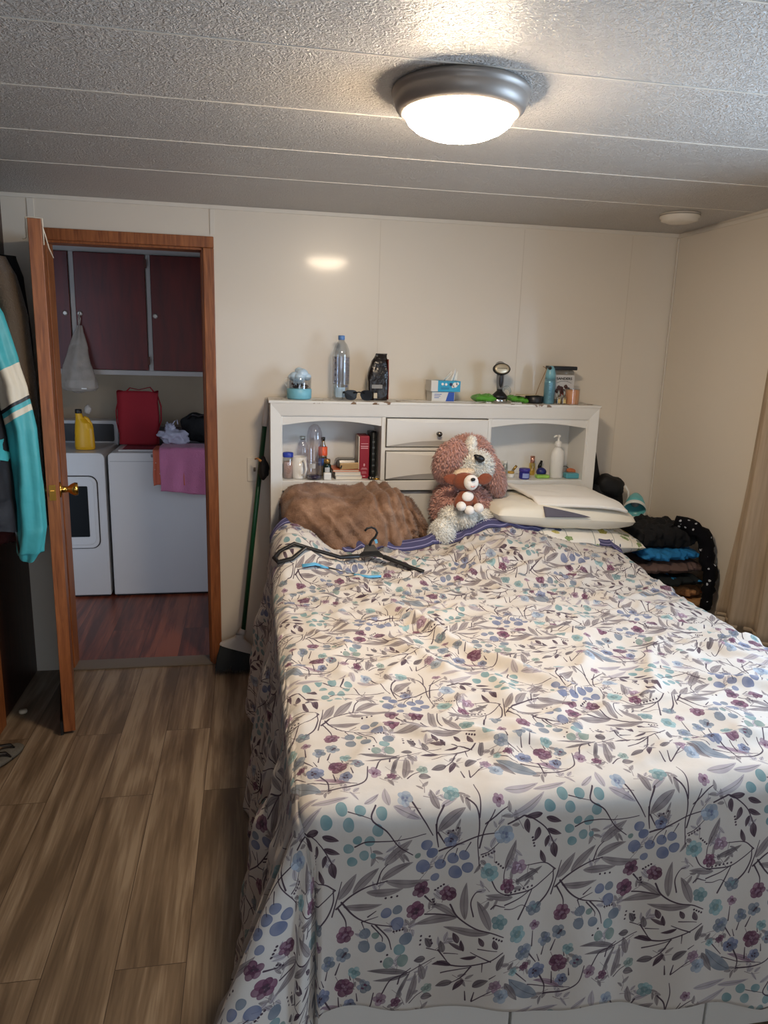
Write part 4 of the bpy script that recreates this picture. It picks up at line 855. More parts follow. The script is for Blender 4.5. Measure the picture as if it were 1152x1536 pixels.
# tissue boxes
def carton(name, lab, x0, x1, z0, z1, y0, y1, m):
    t = thing(name, lab, 'tissue box', ((x0+x1)/2, (y0+y1)/2, z0)); MB().box(x0, x1, y0, y1, z0, z1).build('carton', m, t, bevel=.0015); return t
t1 = carton('tissue_box', 'white and royal blue tissue box at the bottom of the stack on the headboard', .838, .948, TZ, TZ+.047, 3.385, 3.49, mat('white_card', (214, 212, 206), .5))
mb = MB(); mb.add([(.905, 3.3842, TZ+.002), (.946, 3.3842, TZ+.002), (.946, 3.3842, TZ+.045), (.918, 3.3842, TZ+.045)], [(0, 1, 2, 3)]); mb.build('blue_panel', mat('royal_blue', (38, 78, 168), .45), t1)
for k in range(3): MB().box(.85, .885-.006*k, 3.3843, 3.3848, TZ+.034-.008*k, TZ+.0365-.008*k).build('printed_line', MATS['royal_blue'], t1)
t2 = carton('tissue_box', 'turquoise tissue box with a tissue sticking out, stacked on the white one', .832, .972, TZ+.048, TZ+.098, 3.375, 3.485, mat('turquoise_card', (36, 156, 196), .45))
mb = MB().box(.8305, .863, 3.3742, 3.486, TZ+.0485, TZ+.0985); mb.build('white_end', MATS['white_card'], t2)
for x, z, r_ in ((.885, .083, .006), (.902, .082, .006), (.945, .080, .012), (.957, .086, .007), (.935, .072, .006)): MB().lathe([(r_, 0), (r_, .0008)], (x, 3.3742, TZ+z), RX90, 20).build('white_dot', M_white, t2)
mb = MB(); mb.lathe([(.0075, 0), (.0075, .0009)], (.925, 3.3742, TZ+.082), RX90, 18); mb.build('navy_dot', mat('navy_ink', (22, 40, 84), .5), t2)
for k in range(2): MB().box(.878, .918, 3.3742, 3.3748, TZ+.060+.005*k, TZ+.0615+.005*k).build('printed_line', MATS['navy_ink'], t2)
def tis(u, v): a = (u-.5); return (.935+a*.07*(1-.5*v)+.02*v, 3.43+.02*math.sin(u*9)*(1-v*.4), TZ+.097+v*(.05-.03*abs(a))+.01*math.sin(u*14)*v)
MB().grid(tis, 26, 12).build('tissue', mat('tissue_paper', (240, 238, 232), .9), t2, solid=.0008)
# white charging cable lying on the top
MB().tube([(.70, 3.40, TZ+.003), (.76, 3.37, TZ+.003), (.84, 3.352, TZ+.003), (.92, 3.36, TZ+.003), (1.0, 3.345, TZ+.003), (1.07, 3.37, TZ+.003), (1.12, 3.42, TZ+.003)], .002, 6).build('cable', mat('cable_white', (206, 202, 196), .5), props=('thin white cable lying along the top of the headboard', 'cable'))
# garment steamer
t = thing('garment_steamer', 'upright handheld garment steamer with oval head on the headboard', 'steamer', (1.18, 3.42, TZ))
c = (1.18, 3.42, TZ)
MB().lathe([(.040, 0), (.041, .008), (.041, .02)], c, None, 36, sy=.8).build('base_ring', mat('chrome', (190, 190, 192), .15, 1), t)
MB().lathe([(.041, .0201), (.038, .032), (.022, .048), (.014, .055), (.013, .07)], c, None, 36, sy=.85).build('base', M_black, t)
MB().lathe([(.013, .06), (.0165, .075), (.018, .10), (.0185, .14), (.016, .155), (.013, .165)], c, None, 28, sy=.85).build('handle', mat('silver_grey_plastic', (140, 140, 142), .28, .4), t)
MB().ell((1.18, 3.4065, TZ+.105), (.010, .005, .034), None, 16, 14).build('grip', M_black, t)
MB().ell((1.178, 3.425, TZ+.170), (.026, .026, .024), None, 24, 16).build('neck', mat('grey_plastic', (150, 148, 145), .4), t)
Rh = rot('X', 78)
MB().lathe([(.036, -.012), (.043, -.004), (.043, .004), (.038, .008)], (1.178, 3.404, TZ+.158), Rh, 40, sy=.66).build('head_rim', M_black, t)
hd_ = MB().lathe([(.0371, .0085), (.030, .0105), (.0001, .0112)], (1.178, 3.404, TZ+.158), Rh, 36, sy=.64).build('steam_plate', mat('warm_steel', (214, 198, 168), .3, .6), t)
mb = MB()
for r_ in range(2):
    for k in range(7): mb.ell((1.157+.007*k, 3.3925+.002*r_, TZ+.162-.009*r_), (.0017, .001, .0028), None, 8, 6)
mb.build('steam_hole', M_black, hd_)
# green wipes packets
M_grn = mat('green_film', (86, 156, 52), .35, var=.25, vs=25, bump=.4, bs=30)
pillow((1.112, 3.44, TZ+.018), (.058, .05, .017), e=.4, wr=.004, seed=22).build('wipes_packet', M_grn, props=('green film packet lying left of the garment steamer', 'packet'))
pillow((1.285, 3.44, TZ+.014), (.055, .045, .013), rot('Y', 8), e=.4, wr=.004, seed=25).build('wipes_packet', M_grn, props=('green film packet lying right of the garment steamer', 'packet'))
for nm, cx, n_, lab in (('earplug_case', 1.108, 3, 'tiny white plastic piece in front of the left green packet'), ('pill_strip', 1.245, 6, 'short strip of small white tablets in front of the right green packet')):
    t = thing(nm, lab, 'pill strip' if n_ == 6 else 'plastic case', (cx, 3.36, TZ)); w_ = .009*n_/2
    MB().box(cx-w_, cx+w_, 3.352, 3.368, TZ, TZ+.004).build('tray', M_white, t, bevel=.001)
    mb = MB()
    for k in range(n_): mb.ell((cx-w_+.0045+.009*k, 3.358, TZ+.0055), (.0035, .005, .004), None, 10, 8)
    mb.build('blisters', clear('frosted', (225, 232, 225), .25, .3), t)
mb = MB(); 
for k in range(3): mb.tube([(1.232+.022*math.cos(a)*(.8+.15*k), 3.47, TZ+.038+.03*math.sin(a)*(.8+.1*k)+.004*k) for a in np.linspace(0, 6.0, 22)], .0015, 6)
mb.build('clear_tubing', MATS['frosted'], props=('loosely coiled clear tube behind the garment steamer', 'tubing'))
# shallow black dish with incense stick
t = thing('incense_dish', 'black round tin with a pale rim and thin stick, left of the blue spray can', 'tin', (1.365, 3.42, TZ))
MB().lathe([(.042, 0), (.044, .004), (.044, .032), (.041, .034), (.040, .012), (.0001, .010)], (1.358, 3.42, TZ), None, 36).build('tin', M_black, t)
MB().lathe([(.058, 0), (.06, .002), (.055, .003), (.0001, .002)], (1.325, 3.43, TZ+.0365), None, 36, sy=.7).build('lid', mat('pale_gold', (196, 178, 140), .3, .5), t)
MB().tube([(1.365, 3.42, TZ+.0385), (1.385, 3.43, TZ+.09), (1.41, 3.44, TZ+.14), (1.42, 3.44, TZ+.165), (1.40, 3.44, TZ+.175)], .0015, 6).build('stick', mat('twig', (150, 112, 70), .7), t)
# blue spray can
t = thing('spray_can', 'pale blue spray can standing left of the labelled chocolate canister', 'spray can', (1.425, 3.40, TZ))
c = (1.425, 3.40, TZ); M_can = mat('pale_blue_can', (112, 160, 178), .3, .4)
MB().lathe([(.024, 0), (.026, .004), (.027, .10), (.025, .118)], c, None, 30).build('body', M_can, t)
MB().lathe([(.0252, .118), (.0245, .14), (.019, .165), (.010, .178), (.0001, .18)], c, None, 30, sx=1, sy=.9).build('cap', mat('aqua_cap', (120, 176, 190), .3), t)
MB().ell((1.413, 3.385, TZ+.169), (.009, .009, .008)).build('nozzle', M_black, t)
mb = MB()
for k in range(12): on_cyl(c, .0276, -8+(k % 3)*6, .018+k*.0075, .020-.004*(k % 3), .0022, mb)
mb.build('print', mat('steel_blue_ink', (70, 110, 132), .6), t)
# Sanders canister
t = thing('chocolate_canister', 'clear canister with black lid and printed SANDERS label on the headboard', 'canister', (1.505, 3.47, TZ))
mb = MB(); mb.box(1.452, 1.562, 3.425, 3.515, TZ, TZ+.16); mb.build('jar', clear('clear_plastic'), t, bevel=.012)
MB().box(1.445, 1.57, 3.418, 3.522, TZ+.16, TZ+.178).build('lid', M_black, t, bevel=.004)
lb = MB().box(1.455, 1.559, 3.4225, 3.4245, TZ+.02, TZ+.137).build('label', mat('grey_white_label', (196, 196, 194), .5), t)
text('lettering', 'SANDERS', .0165, (1.507, 3.4215, TZ+.114), RX90, M_black, t, sx=1.15)
mb = MB(); mb.tube([(1.47, 3.4215, TZ+.098), (1.49, 3.4215, TZ+.107), (1.52, 3.4215, TZ+.107), (1.545, 3.4215, TZ+.098)], .0009, 5)
mb.build('label_arc', M_black, t)
mb = MB()
for k in range(16): mb.ell((1.507+rs.uniform(-.035, .035), 3.421, TZ+.065+rs.uniform(-.02, .024)*(1-.2)), (.010, .002, .009), rot('Y', rs.uniform(0, 90)), 10, 6, pw=.6)
mb.build('chocolate_print', mat('chocolate', (66, 34, 30), .5, var=.4, vs=90), t)
mb = MB()
for k in range(3): mb.ell((1.49+.016*k, 3.4205, TZ+.04+.006*(k % 2)), (.006, .002, .006), None, 10, 6)
mb.build('cherry_print', mat('cherry_red', (150, 28, 34), .4), t)
# candle + two small perfume bottles
t = thing('candle', 'peach orange candle in a frosted cup at the right end of the headboard', 'candle', (1.535, 3.385, TZ))
c = (1.538, 3.385, TZ)
MB().lathe([(.030, 0), (.033, .004), (.0335, .066), (.031, .068), (.030, .06), (.0001, .058)], c, None, 32).build('wax', mat('peach_wax', (255, 176, 122), .4, sss=.1, var=.04), t)
MB().lathe([(.0342, 0), (.0346, .074)], c, None, 32, cap=False).build('cup', clear('clear_plastic'), t)
for x, lab in ((1.462, 'small clear perfume bottle nearest the blue spray can'), (1.490, 'small clear perfume bottle touching the peach candle')):
    t = thing('perfume_bottle', lab, 'perfume bottle', (x, 3.37, TZ), 'perfume bottles on the headboard')
    MB().box(x-.009, x+.009, 3.362, 3.378, TZ, TZ+.034).build('glass', clear('yellow_glass', (226, 206, 150), .25), t, bevel=.003)
    MB().lathe([(.004, .034), (.004, .038), (.006, .038), (.0055, .066), (.0001, .067)], (x, 3.37, TZ), None, 16).build('cap', clear('frosted'), t)
    MB().box(x-.007, x+.007, 3.3605, 3.3615, TZ+.006, TZ+.024).build('label', mat('gold_label', (204, 178, 110), .4), t)

# ================================================================ LEFT CUBBY
SZ = SH1+.001
t = thing('salt_jar', 'clear jar of pink crystals with a blue lid in the left cubby', 'jar', (.170, 3.40, SZ)); c = (.170, 3.40, SZ)
MB().lathe([(.021, 0), (.023, .003), (.023, .095), (.020, .10)], c, None, 26).build('glass', clear('clear_plastic'), t)
MB().lathe([(.0205, .002), (.0205, .078), (.0001, .08)], c, None, 20).build('crystals', mat('pink_salt', (222, 178, 160), .8, var=.25, vs=160, bump=.8, bs=220), t)
MB().lathe([(.024, .10), (.0245, .102), (.0245, .118), (.022, .121), (.0001, .122)], c, None, 26).build('lid', mat('cobalt_lid', (40, 60, 160), .35), t)
t = thing('mug', 'plain white mug with its handle toward the room in the left cubby', 'mug', (.222, 3.41, SZ)); c = (.222, 3.41, SZ)
MB().lathe([(.033, 0), (.036, .003), (.0365, .10), (.033, .10), (.032, .01), (.0001, .009)], c, None, 32).build('cup', mat('white_ceramic', (236, 232, 224), .15, coat=.4), t)
MB().tube([(.237, 3.376, SZ+.085), (.247, 3.352, SZ+.08), (.25, 3.345, SZ+.05), (.243, 3.355, SZ+.022), (.236, 3.377, SZ+.018)], .0055, 10).build('handle', MATS['white_ceramic'], t)
t = thing('glass_bottle', 'tall bullet-shaped clear bottle standing upside down in the left cubby', 'bottle', (.29, 3.375, SZ)); c = (.29, 3.375, SZ)
MB().lathe([(.033, 0), (.036, .004), (.036, .19), (.034, .215), (.027, .238), (.015, .252), (.0001, .256)], c, None, 36).build('glass', clear('smoky_plastic', (248, 246, 249), .09), t)
MB().lathe([(.033, .002), (.034, .018), (.0001, .019)], c, None, 30).build('dark_base', mat('dark_blue_base', (52, 50, 72), .2), t)
mb = MB(); on_cyl(c, .0365, -18, .055, .026, .022, mb); mb.build('label', mat('grey_white_label', (196, 196, 194), .5), t)
mb = MB(); on_cyl(c, .0365, -25, .082, .044, .002, mb); on_cyl(c, .0365, 25, .082, .03, .002, mb); mb.build('fill_line', mat('grey_ink', (120, 118, 124), .6), t)
t = thing('small_bottle', 'clear plastic bottle half hidden behind the white mug', 'bottle', (.243, 3.485, SZ)); c = (.243, 3.485, SZ)
MB().lathe([(.024, 0), (.026, .01), (.025, .05), (.028, .07), (.028, .12), (.022, .15), (.012, .165), (.012, .172)], c, None, 28).build('body', clear('smoky_plastic'), t)
MB().lathe([(.013, .170), (.014, .186), (.0001, .187)], c, None, 20).build('cap', clear('frosted'), t)
MB().lathe([(.0285, .035), (.0285, .07)], c, None, 28, cap=False).build('label', mat('brownish_label', (160, 120, 110), .5), t)
t = thing('soda_bottle', 'bottle with an orange-red label standing behind the tall clear bottle', 'bottle', (.338, 3.47, SZ)); c = (.338, 3.47, SZ)
MB().lathe([(.018, 0), (.021, .01), (.021, .09), (.018, .13), (.009, .16), (.009, .17)], c, None, 24).build('body', clear('yellow_glass'), t)
MB().lathe([(.0215, .098), (.022, .10), (.0215, .138), (.018, .14)], c, None, 24, cap=False).build('label', mat('orange_label', (232, 92, 46), .4), t)
MB().lathe([(.0215, .05), (.0215, .085)], c, None, 24, cap=False).build('blue_band', mat('blue_band', (62, 100, 170), .4), t)
MB().lathe([(.010, .168), (.011, .184), (.0001, .185)], c, None, 18).build('cap', M_black, t)
t = thing('supplement_bottle', 'dark green bottle with gold cap and white label in the left cubby', 'bottle', (.352, 3.405, SZ)); c = (.352, 3.405, SZ)
MB().lathe([(.017, 0), (.019, .003), (.019, .06), (.014, .07)], c, None, 24).build('glass', mat('bottle_green', (18, 40, 30), .12), t)
MB().lathe([(.0145, .069), (.0155, .072), (.0155, .088), (.013, .09), (.0001, .091)], c, None, 24).build('cap', mat('gold_cap', (150, 118, 66), .3, .7), t)
mb = MB(); on_cyl(c, .0194, 0, .012, .024, .04, mb); mb.build('label', mat('grey_white_label', (196, 196, 194), .5), t)
MB().box(.332, .366, 3.345, 3.372, SZ, SZ+.033).build('small_box', M_white, bevel=.004, props=('small white cube box in front of the dark green bottle', 'box'))
# books lying flat
def book(name, lab, x0, x1, y0, y1, z0, z1, cover, pages=(224, 214, 196), R=None, c=None, grp=None):
    t = thing(name, lab, 'book', ((x0+x1)/2, (y0+y1)/2, z0), grp)
    k = .0016; mb = MB(); mb.box(x0, x1, y0, y1, z0, z0+k, R=R, c=c).box(x0, x1, y0, y1, z1-k, z1, R=R, c=c).box(x1-k, x1, y0, y1, z0, z1, R=R, c=c); mb.build('cover', cover, t)
    MB().box(x0+.002, x1-k, y0+.003, y1-.003, z0+k, z1-k, R=R, c=c).build('pages', mat('page_block_%d' % pages[0], pages, .9, var=.1, vs=300, stretch=(1, 1, 8)), t); return t
book('paperback', 'lowest grey-white paperback of the flat book stack in the left cubby', .388, .512, 3.36, 3.50, SZ, SZ+.018, mat('grey_cover', (200, 196, 190), .6))
book('paperback', 'white paperback on the lowest book in the flat stack', .386, .506, 3.365, 3.505, SZ+.0185, SZ+.034, mat('white_cover', (226, 222, 214), .5))
book('paperback', 'orange-edged thin paperback third up in the flat stack', .376, .500, 3.37, 3.50, SZ+.0345, SZ+.045, mat('orange_cover', (206, 108, 62), .5), (214, 196, 170))
t = thing('phone', 'gold-backed phone leaning on the flat book stack', 'phone', (.45, 3.37, SZ+.046))
Rp = rot('X', 14)
MB().box(.408, .497, 3.365, 3.373, SZ+.0465, SZ+.078, R=Rp@rot('Y', -3)).build('case', mat('tan_gold', (206, 168, 116), .4, .2), t, bevel=.003)
MB().box(.411, .417, 3.362, 3.365, SZ+.050, SZ+.066, R=rot('Y', 18)).build('camera_bump', M_black, t, bevel=.001)
mb = MB(); mb.box(.395, .497, 3.40, 3.49, SZ+.0455, SZ+.088); mb.build('case', mat('smoky_case', (92, 88, 82), .25, var=.3), bevel=.016, props=('dark translucent rounded case on the flat books behind the phone', 'case'))
# upright red book, black book
t = thing('hardback', 'thick crimson hardback standing upright at the right of the left cubby', 'book', (.528, 3.43, SZ))
Rb = rot('Y', -1)
MB().box(.503, .549, 3.39, 3.50, SZ, SZ+.200).build('cover', mat('crimson_cloth', (150, 22, 44), .5), t, bevel=.003)
MB().box(.4985, .503, 3.394, 3.50, SZ+.003, SZ+.197).build('pages', mat('page_block_224', (224, 214, 196), .9), t)
mb = MB()
for z, w_, h_ in ((.163, .034, .0022), (.150, .036, .004), (.141, .034, .004), (.048, .022, .0018), (.043, .030, .0018), (.030, .02, .0014), (.024, .024, .0014), (.008, .012, .004)): mb.box(.526-w_/2, .526+w_/2, 3.3892, 3.39, SZ+z, SZ+z+h_)
mb.ell((.526, 3.3895, SZ+.064), (.004, .0008, .007), None, 12, 8); mb.build('spine_print', mat('rose_print', (226, 170, 176), .6), t)
t = thing('hardback', 'black ribbed leather-like book standing beside the crimson hardback', 'book', (.574, 3.44, SZ))
mb = MB(); mb.lathe([(.0155, 0), (.0165, .004), (.0165, .212), (.013, .220), (.0001, .222)], (.571, 3.42, SZ), None, 20, sy=1.0); mb.box(.556, .587, 3.42, 3.51, SZ, SZ+.214); mb.build('cover', mat('black_leather', (24, 28, 28), .35), t)
mb = MB()
for k in range(7): mb.lathe([(.0166, 0), (.0175, .002), (.0166, .004)], (.571, 3.42, SZ+.02+k*.028), None, 20, cap=False)
for k in range(6): on_cyl((.571, 3.42, SZ), .0170, 0, .028+k*.028, .010, .007, mb, 1)
mb.build('spine_ribs', [MATS['black_leather'], mat('silver_ink', (112, 120, 120), .4)], t)
t = thing('earbud_case', 'tiny black case with two pale dots in front of the crimson book', 'case', (.558, 3.355, SZ))
MB().ell((.555, 3.358, SZ+.009), (.015, .010, .009), None, 18, 12, pw=.7).build('shell', M_blk, t)
for dx in (-.006, .006): MB().ell((.556+dx, 3.3475, SZ+.009), (.0035, .0015, .0035), None, 10, 8).build('dot', mat('cream_label', (196, 184, 160), .5), t)
MB().tube([(.58+.010*math.cos(a), 3.352+.007*math.sin(a), SZ+.004) for a in np.linspace(0, 2*PI, 20, endpoint=False)], .0035, 8, closed=True).build('ring', mat('gold_ring', (196, 152, 60), .3, .8), props=('small gold ring lying at the right corner of the left cubby', 'ring'))

# ================================================================ RIGHT CUBBY
t = thing('ointment_jar', 'tiny white jar with a gold lid left of the purple jar', 'jar', (1.262, 3.41, SZ)); c = (1.262, 3.41, SZ)
MB().lathe([(.015, 0), (.016, .002), (.016, .02)], c, None, 22).build('pot', M_white, t); MB().lathe([(.0165, .02), (.0165, .03), (.0001, .031)], c, None, 22).build('lid', mat('mustard_lid', (190, 150, 60), .4), t)
t = thing('vapour_rub_jar', 'purple-blue ointment jar with a pale label at the front of the right cubby', 'jar', (1.318, 3.375, SZ)); c = (1.318, 3.375, SZ)
MB().lathe([(.023, 0), (.026, .003), (.026, .03), (.023, .034)], c, None, 28).build('pot', mat('cobalt_glass', (42, 44, 140), .12), t)
MB().lathe([(.025, .034), (.027, .036), (.027, .049), (.025, .051), (.0001, .051)], c, None, 28).build('lid', mat('violet_lid', (62, 50, 142), .35), t)
mb = MB(); on_cyl(c, .0264, 0, .006, .036, .022, mb); mb.build('label', mat('pale_purple_label', (150, 164, 214), .5), t)
t = thing('lipstick', 'gold-topped lip gloss tube leaning on small jars in the right cubby', 'lipstick', (1.29, 3.45, SZ))
Rl = rot('Y', 38)
MB().lathe([(.006, 0), (.006, .03)], (1.268, 3.45, SZ+.006), Rl, 16).build('tube', clear('frosted'), t); MB().lathe([(.0065, .03), (.0065, .058), (.0001, .059)], (1.268, 3.45, SZ+.006), Rl, 16).build('cap', mat('gold_cap2', (200, 164, 96), .25, .9), t)
t = thing('glass_vial', 'clear upright vial behind the purple jar', 'vial', (1.258, 3.49, SZ)); MB().lathe([(.012, 0), (.012, .055), (.010, .056)], (1.258, 3.49, SZ), None, 18).build('glass', clear('frosted'), t)
MB().lathe([(.0125, .056), (.0125, .068), (.0001, .069)], (1.258, 3.49, SZ), None, 18).build('stopper', M_white, t)
t = thing('oil_bottle', 'golden oil bottle with a copper cap at the back of the right cubby', 'bottle', (1.397, 3.48, SZ)); c = (1.397, 3.48, SZ)
MB().lathe([(.014, 0), (.015, .003), (.015, .058), (.011, .062)], c, None, 22).build('glass', clear('golden_oil', (252, 236, 170), .08), t)
MB().lathe([(.0105, .062), (.0115, .064), (.0115, .096), (.0001, .097)], c, None, 22).build('cap', mat('copper_cap', (206, 150, 130), .25, .8), t)
mb = MB(); mb.ell((1.432, 3.44, SZ+.022), (.026, .022, .022), None, 20, 12); mb.build('cap', mat('navy_plastic', (34, 40, 110), .4), props=('round navy blue cap lying behind the green packet in the right cubby', 'cap'))
mb = MB(); mb.box(1.385, 1.452, 3.375, 3.41, SZ, SZ+.016); mb.build('packet', mat('lime_green', (150, 196, 84), .35, var=.3, vs=60), bevel=.005, props=('flat lime green packet at the front of the right cubby', 'packet'))
t = thing('lotion_bottle', 'tall white pump lotion bottle in the right cubby', 'pump bottle', (1.493, 3.40, SZ)); c = (1.493, 3.40, SZ)
MB().lathe([(.030, 0), (.034, .004), (.034, .11), (.030, .132), (.019, .146), (.013, .15), (.013, .156)], c, None, 34, sy=.8).build('body', M_white, t)
MB().lathe([(.015, .155), (.016, .157), (.016, .178), (.011, .182), (.005, .184), (.005, .20), (.009, .202), (.009, .212), (.0001, .213)], c, None, 24).build('pump', M_white, t)
MB().tube([(1.493, 3.40, SZ+.207), (1.475, 3.392, SZ+.209), (1.462, 3.386, SZ+.203)], [.006, .005, .0035], 10).build('nozzle', M_white, t)
mb = MB(); mb.box(1.533, 1.602, 3.365, 3.41, SZ, SZ+.026); mb.build('soap_box', mat('teal_box', (84, 158, 172), .35, var=.15, vs=50), bevel=.006, props=('small teal rounded box at the right front of the right cubby', 'box'))
mb = MB(); mb.ell((1.582, 3.42, SZ+.030), (.026, .018, .014), rot('Y', 12), 20, 12); mb.build('scrunchie', mat('rust_white_fabric', (186, 104, 64), .7, var=.5, vs=60), props=('rust orange and cream scrunchie resting behind the teal box', 'scrunchie'))
t = thing('eyeglasses', 'thin dark-rimmed eyeglasses leaning behind the lotion bottle', 'eyeglasses', (1.545, 3.47, SZ))
for dx in (0, .044): 
    MB().tube([(1.528+dx+.019*math.cos(a), 3.475, SZ+.024+.018*math.sin(a)+.004) for a in np.linspace(0, 2*PI, 24, endpoint=False)], .0016, 6, closed=True).build('rim', M_black, t)
MB().tube([(1.547, 3.475, SZ+.034), (1.553, 3.472, SZ+.036)], .0018, 6).build('bridge', M_black, t)
mb = MB(); mb.tube([(1.452, 3.50, SZ+.003), (1.446, 3.50, SZ+.04), (1.455, 3.50, SZ+.07)], [.012, .010, .006], 12); mb.build('bottle', M_blk, props=('small black bottle at the back left of the white lotion bottle', 'bottle'))

# ================================================================ CORNER RIGHT OF THE BED
M_oak = wood('light_oak', (150, 104, 62), (190, 146, 98), 10, .5, .1, (1, 6, 6))
ns = thing('nightstand', 'small light wood nightstand buried under clothes in the right corner', 'nightstand', (1.90, 3.12, 0))
MB().box(1.70, 2.085, 2.90, 3.32, .46, .485).build('top', M_oak, ns, bevel=.004)
MB().box(1.72, 2.065, 2.92, 3.30, .20, .46).build('body', M_oak, ns, bevel=.003)
MB().box(1.735, 2.05, 2.908, 2.92, .22, .44).build('drawer', M_oak, ns, bevel=.003)
for x in (1.73, 2.035):
    for y in (2.93, 3.27): MB().box(x, x+.025, y, y+.025, 0, .20).build('leg', M_oak, ns)
def heap(x0, x1, y0, y1, z0, z1, seed, wr=.014, e=.35, R=None, nu=44, nv=34, rag=.02):
    mb = MB(); cx, cy, hx_, hy_ = (x0+x1)/2, (y0+y1)/2, (x1-x0)/2, (y1-y0)/2
    def f(sgn):
        def g(u, v):
            a, b = 2*u-1, 2*v-1; a = math.copysign(abs(a)**.75, a); b = math.copysign(abs(b)**.75, b)
            t = (max(0, 1-abs(a)**3)**e)*(max(0, 1-abs(b)**3)**e); th = math.atan2(b, a)
            k = 1+rag*math.sin(3*th+seed)/hx_*.5+rag*MN.noise(Vector((math.cos(th)*2, math.sin(th)*2, seed)))/hx_
            if sgn > 0: z = z0+(z1-z0)*(.5+.5*t)+t*(wr*MN.noise(Vector((a*2.2+seed, b*2.2, 1)))+wr*.7*MN.noise(Vector((a*6+seed, b*5, 4))))
            else: z = z0+(z1-z0)*.5*(1-t)
            return (cx+a*hx_*k, cy+b*hy_*k+.004*MN.noise(Vector((a*7, z*40, seed)))*8*(abs(b) > .8), z)
        return g
    mb.grid(f(1), nu, nv, 0, lambda u, v: (u*2, v*2)); mb.grid(f(-1), nu, nv, 0, lambda u, v: (u*2, v*2)); return mb
def dots_mat(name, base, dot, sc=26, th=.22, rough=.9, dot2=None):
    m = bpy.data.materials.new(name); m.use_nodes = True; N = m.node_tree.nodes; L = m.node_tree.links; p = N['Principled BSDF']
    tc = N.new('ShaderNodeTexCoord'); v = N.new('ShaderNodeTexVoronoi'); v.inputs['Scale'].default_value = sc; L.new(tc.outputs['Object'], v.inputs[0])
    n = N.new('ShaderNodeTexNoise'); n.inputs['Scale'].default_value = sc*5; L.new(tc.outputs['Object'], n.inputs[0])
    a = N.new('ShaderNodeMath'); a.operation = 'MULTIPLY_ADD'; a.inputs[1].default_value = .25; L.new(n.outputs[0], a.inputs[0]); L.new(v.outputs['Distance'], a.inputs[2])
    c_ = N.new('ShaderNodeMath'); c_.operation = 'LESS_THAN'; c_.inputs[1].default_value = th+.12; L.new(a.outputs[0], c_.inputs[0])
    mx = N.new('ShaderNodeMix'); mx.data_type = 'RGBA'; L.new(c_.outputs[0], mx.inputs['Factor']); mx.inputs['A'].default_value = lin(base); mx.inputs['B'].default_value = lin(dot); L.new(mx.outputs['Result'], p.inputs['Base Color'])
    p.inputs['Roughness'].default_value = rough; p.inputs['Specular IOR Level'].default_value = .15; return m
M_bdot = dots_mat('black_with_white_sprigs', (10, 10, 15), (170, 172, 178), 30, .17)
heap(1.74, 2.06, 2.93, 3.28, .487, .545, 3).build('folded_sweater', mat('camel_knit', (160, 112, 70), .95, bump=.5, bs=120), props=('camel folded sweater at the bottom of the corner clothes pile', 'clothes'))
heap(1.70, 2.04, 2.90, 3.24, .548, .598, 5).build('floral_shirt', dots_mat('dark_blue_floral', (30, 34, 36), (44, 120, 170), 12, .20), props=('dark shirt with bright blue flowers folded in the corner clothes pile', 'clothes'))
heap(1.72, 2.055, 2.92, 3.24, .60, .660, 7).build('trousers', mat('taupe_cotton', (92, 72, 66), .9, bump=.3, bs=40), props=('taupe brown trousers folded under the blue cloth in the corner pile', 'clothes'))
heap(1.74, 2.04, 2.93, 3.22, .662, .712, 8).build('shirt', mat('azure_cotton', (22, 110, 166), .85, bump=.3, bs=40), props=('azure blue shirt showing between the black and taupe clothes', 'clothes'))
heap(1.735, 2.03, 2.975, 3.27, .70, .815, 11, wr=.03).build('jumper', mat('black_jersey', (10, 10, 14), .95, bump=.4, bs=50), props=('black jumper bundled on top of the corner clothes pile', 'clothes'))
# black printed garment hanging down over the right side
pth = [(1.93, 3.02, .835), (1.99, 2.985, .822), (2.035, 2.955, .79), (2.055, 2.94, .73), (2.05, 2.92, .67), (2.062, 2.90, .62), (2.055, 2.89, .56), (2.05, 2.885, .50), (2.045, 2.885, .43)]
mb = MB(); V = []; seg = 26; P = [Vector(p) for p in pth]; rr_ = [.03, .045, .042, .04, .036, .040, .036, .034, .03]
PP = []; RRr = []
for i in range(len(P)-1):
    for t_ in (0, .33, .66): PP.append(P[i].lerp(P[i+1], t_)); RRr.append(rr_[i]*(1-t_)+rr_[i+1]*t_+.006*math.sin(i*5+t_*9))
mb.tube(PP, RRr, seg, flat=.8); mb.v = [tuple(Vector(q)+Vector((min(0, 0), 0, 0))+Vector((.010, .010, .008))*MN.noise(Vector(q)*22)) for q in mb.v]
mb.v = [(min(q[0], 2.098), q[1], q[2]) for q in mb.v]
mb.build('scarf', M_bdot, props=('black garment with small white print hanging down the right side of the pile', 'clothes'))
mb = MB(); mb.tube([(2.075, 3.0, .66), (2.085, 2.97, .62), (2.088, 2.955, .57), (2.085, 2.95, .52)], [.012, .015, .014, .010], 12); mb.build('lace_cloth', mat('dusty_pink_lace', (176, 150, 140), .9, var=.3, vs=80), props=('scrap of dusty pink lace poking out beside the right wall', 'clothes'))
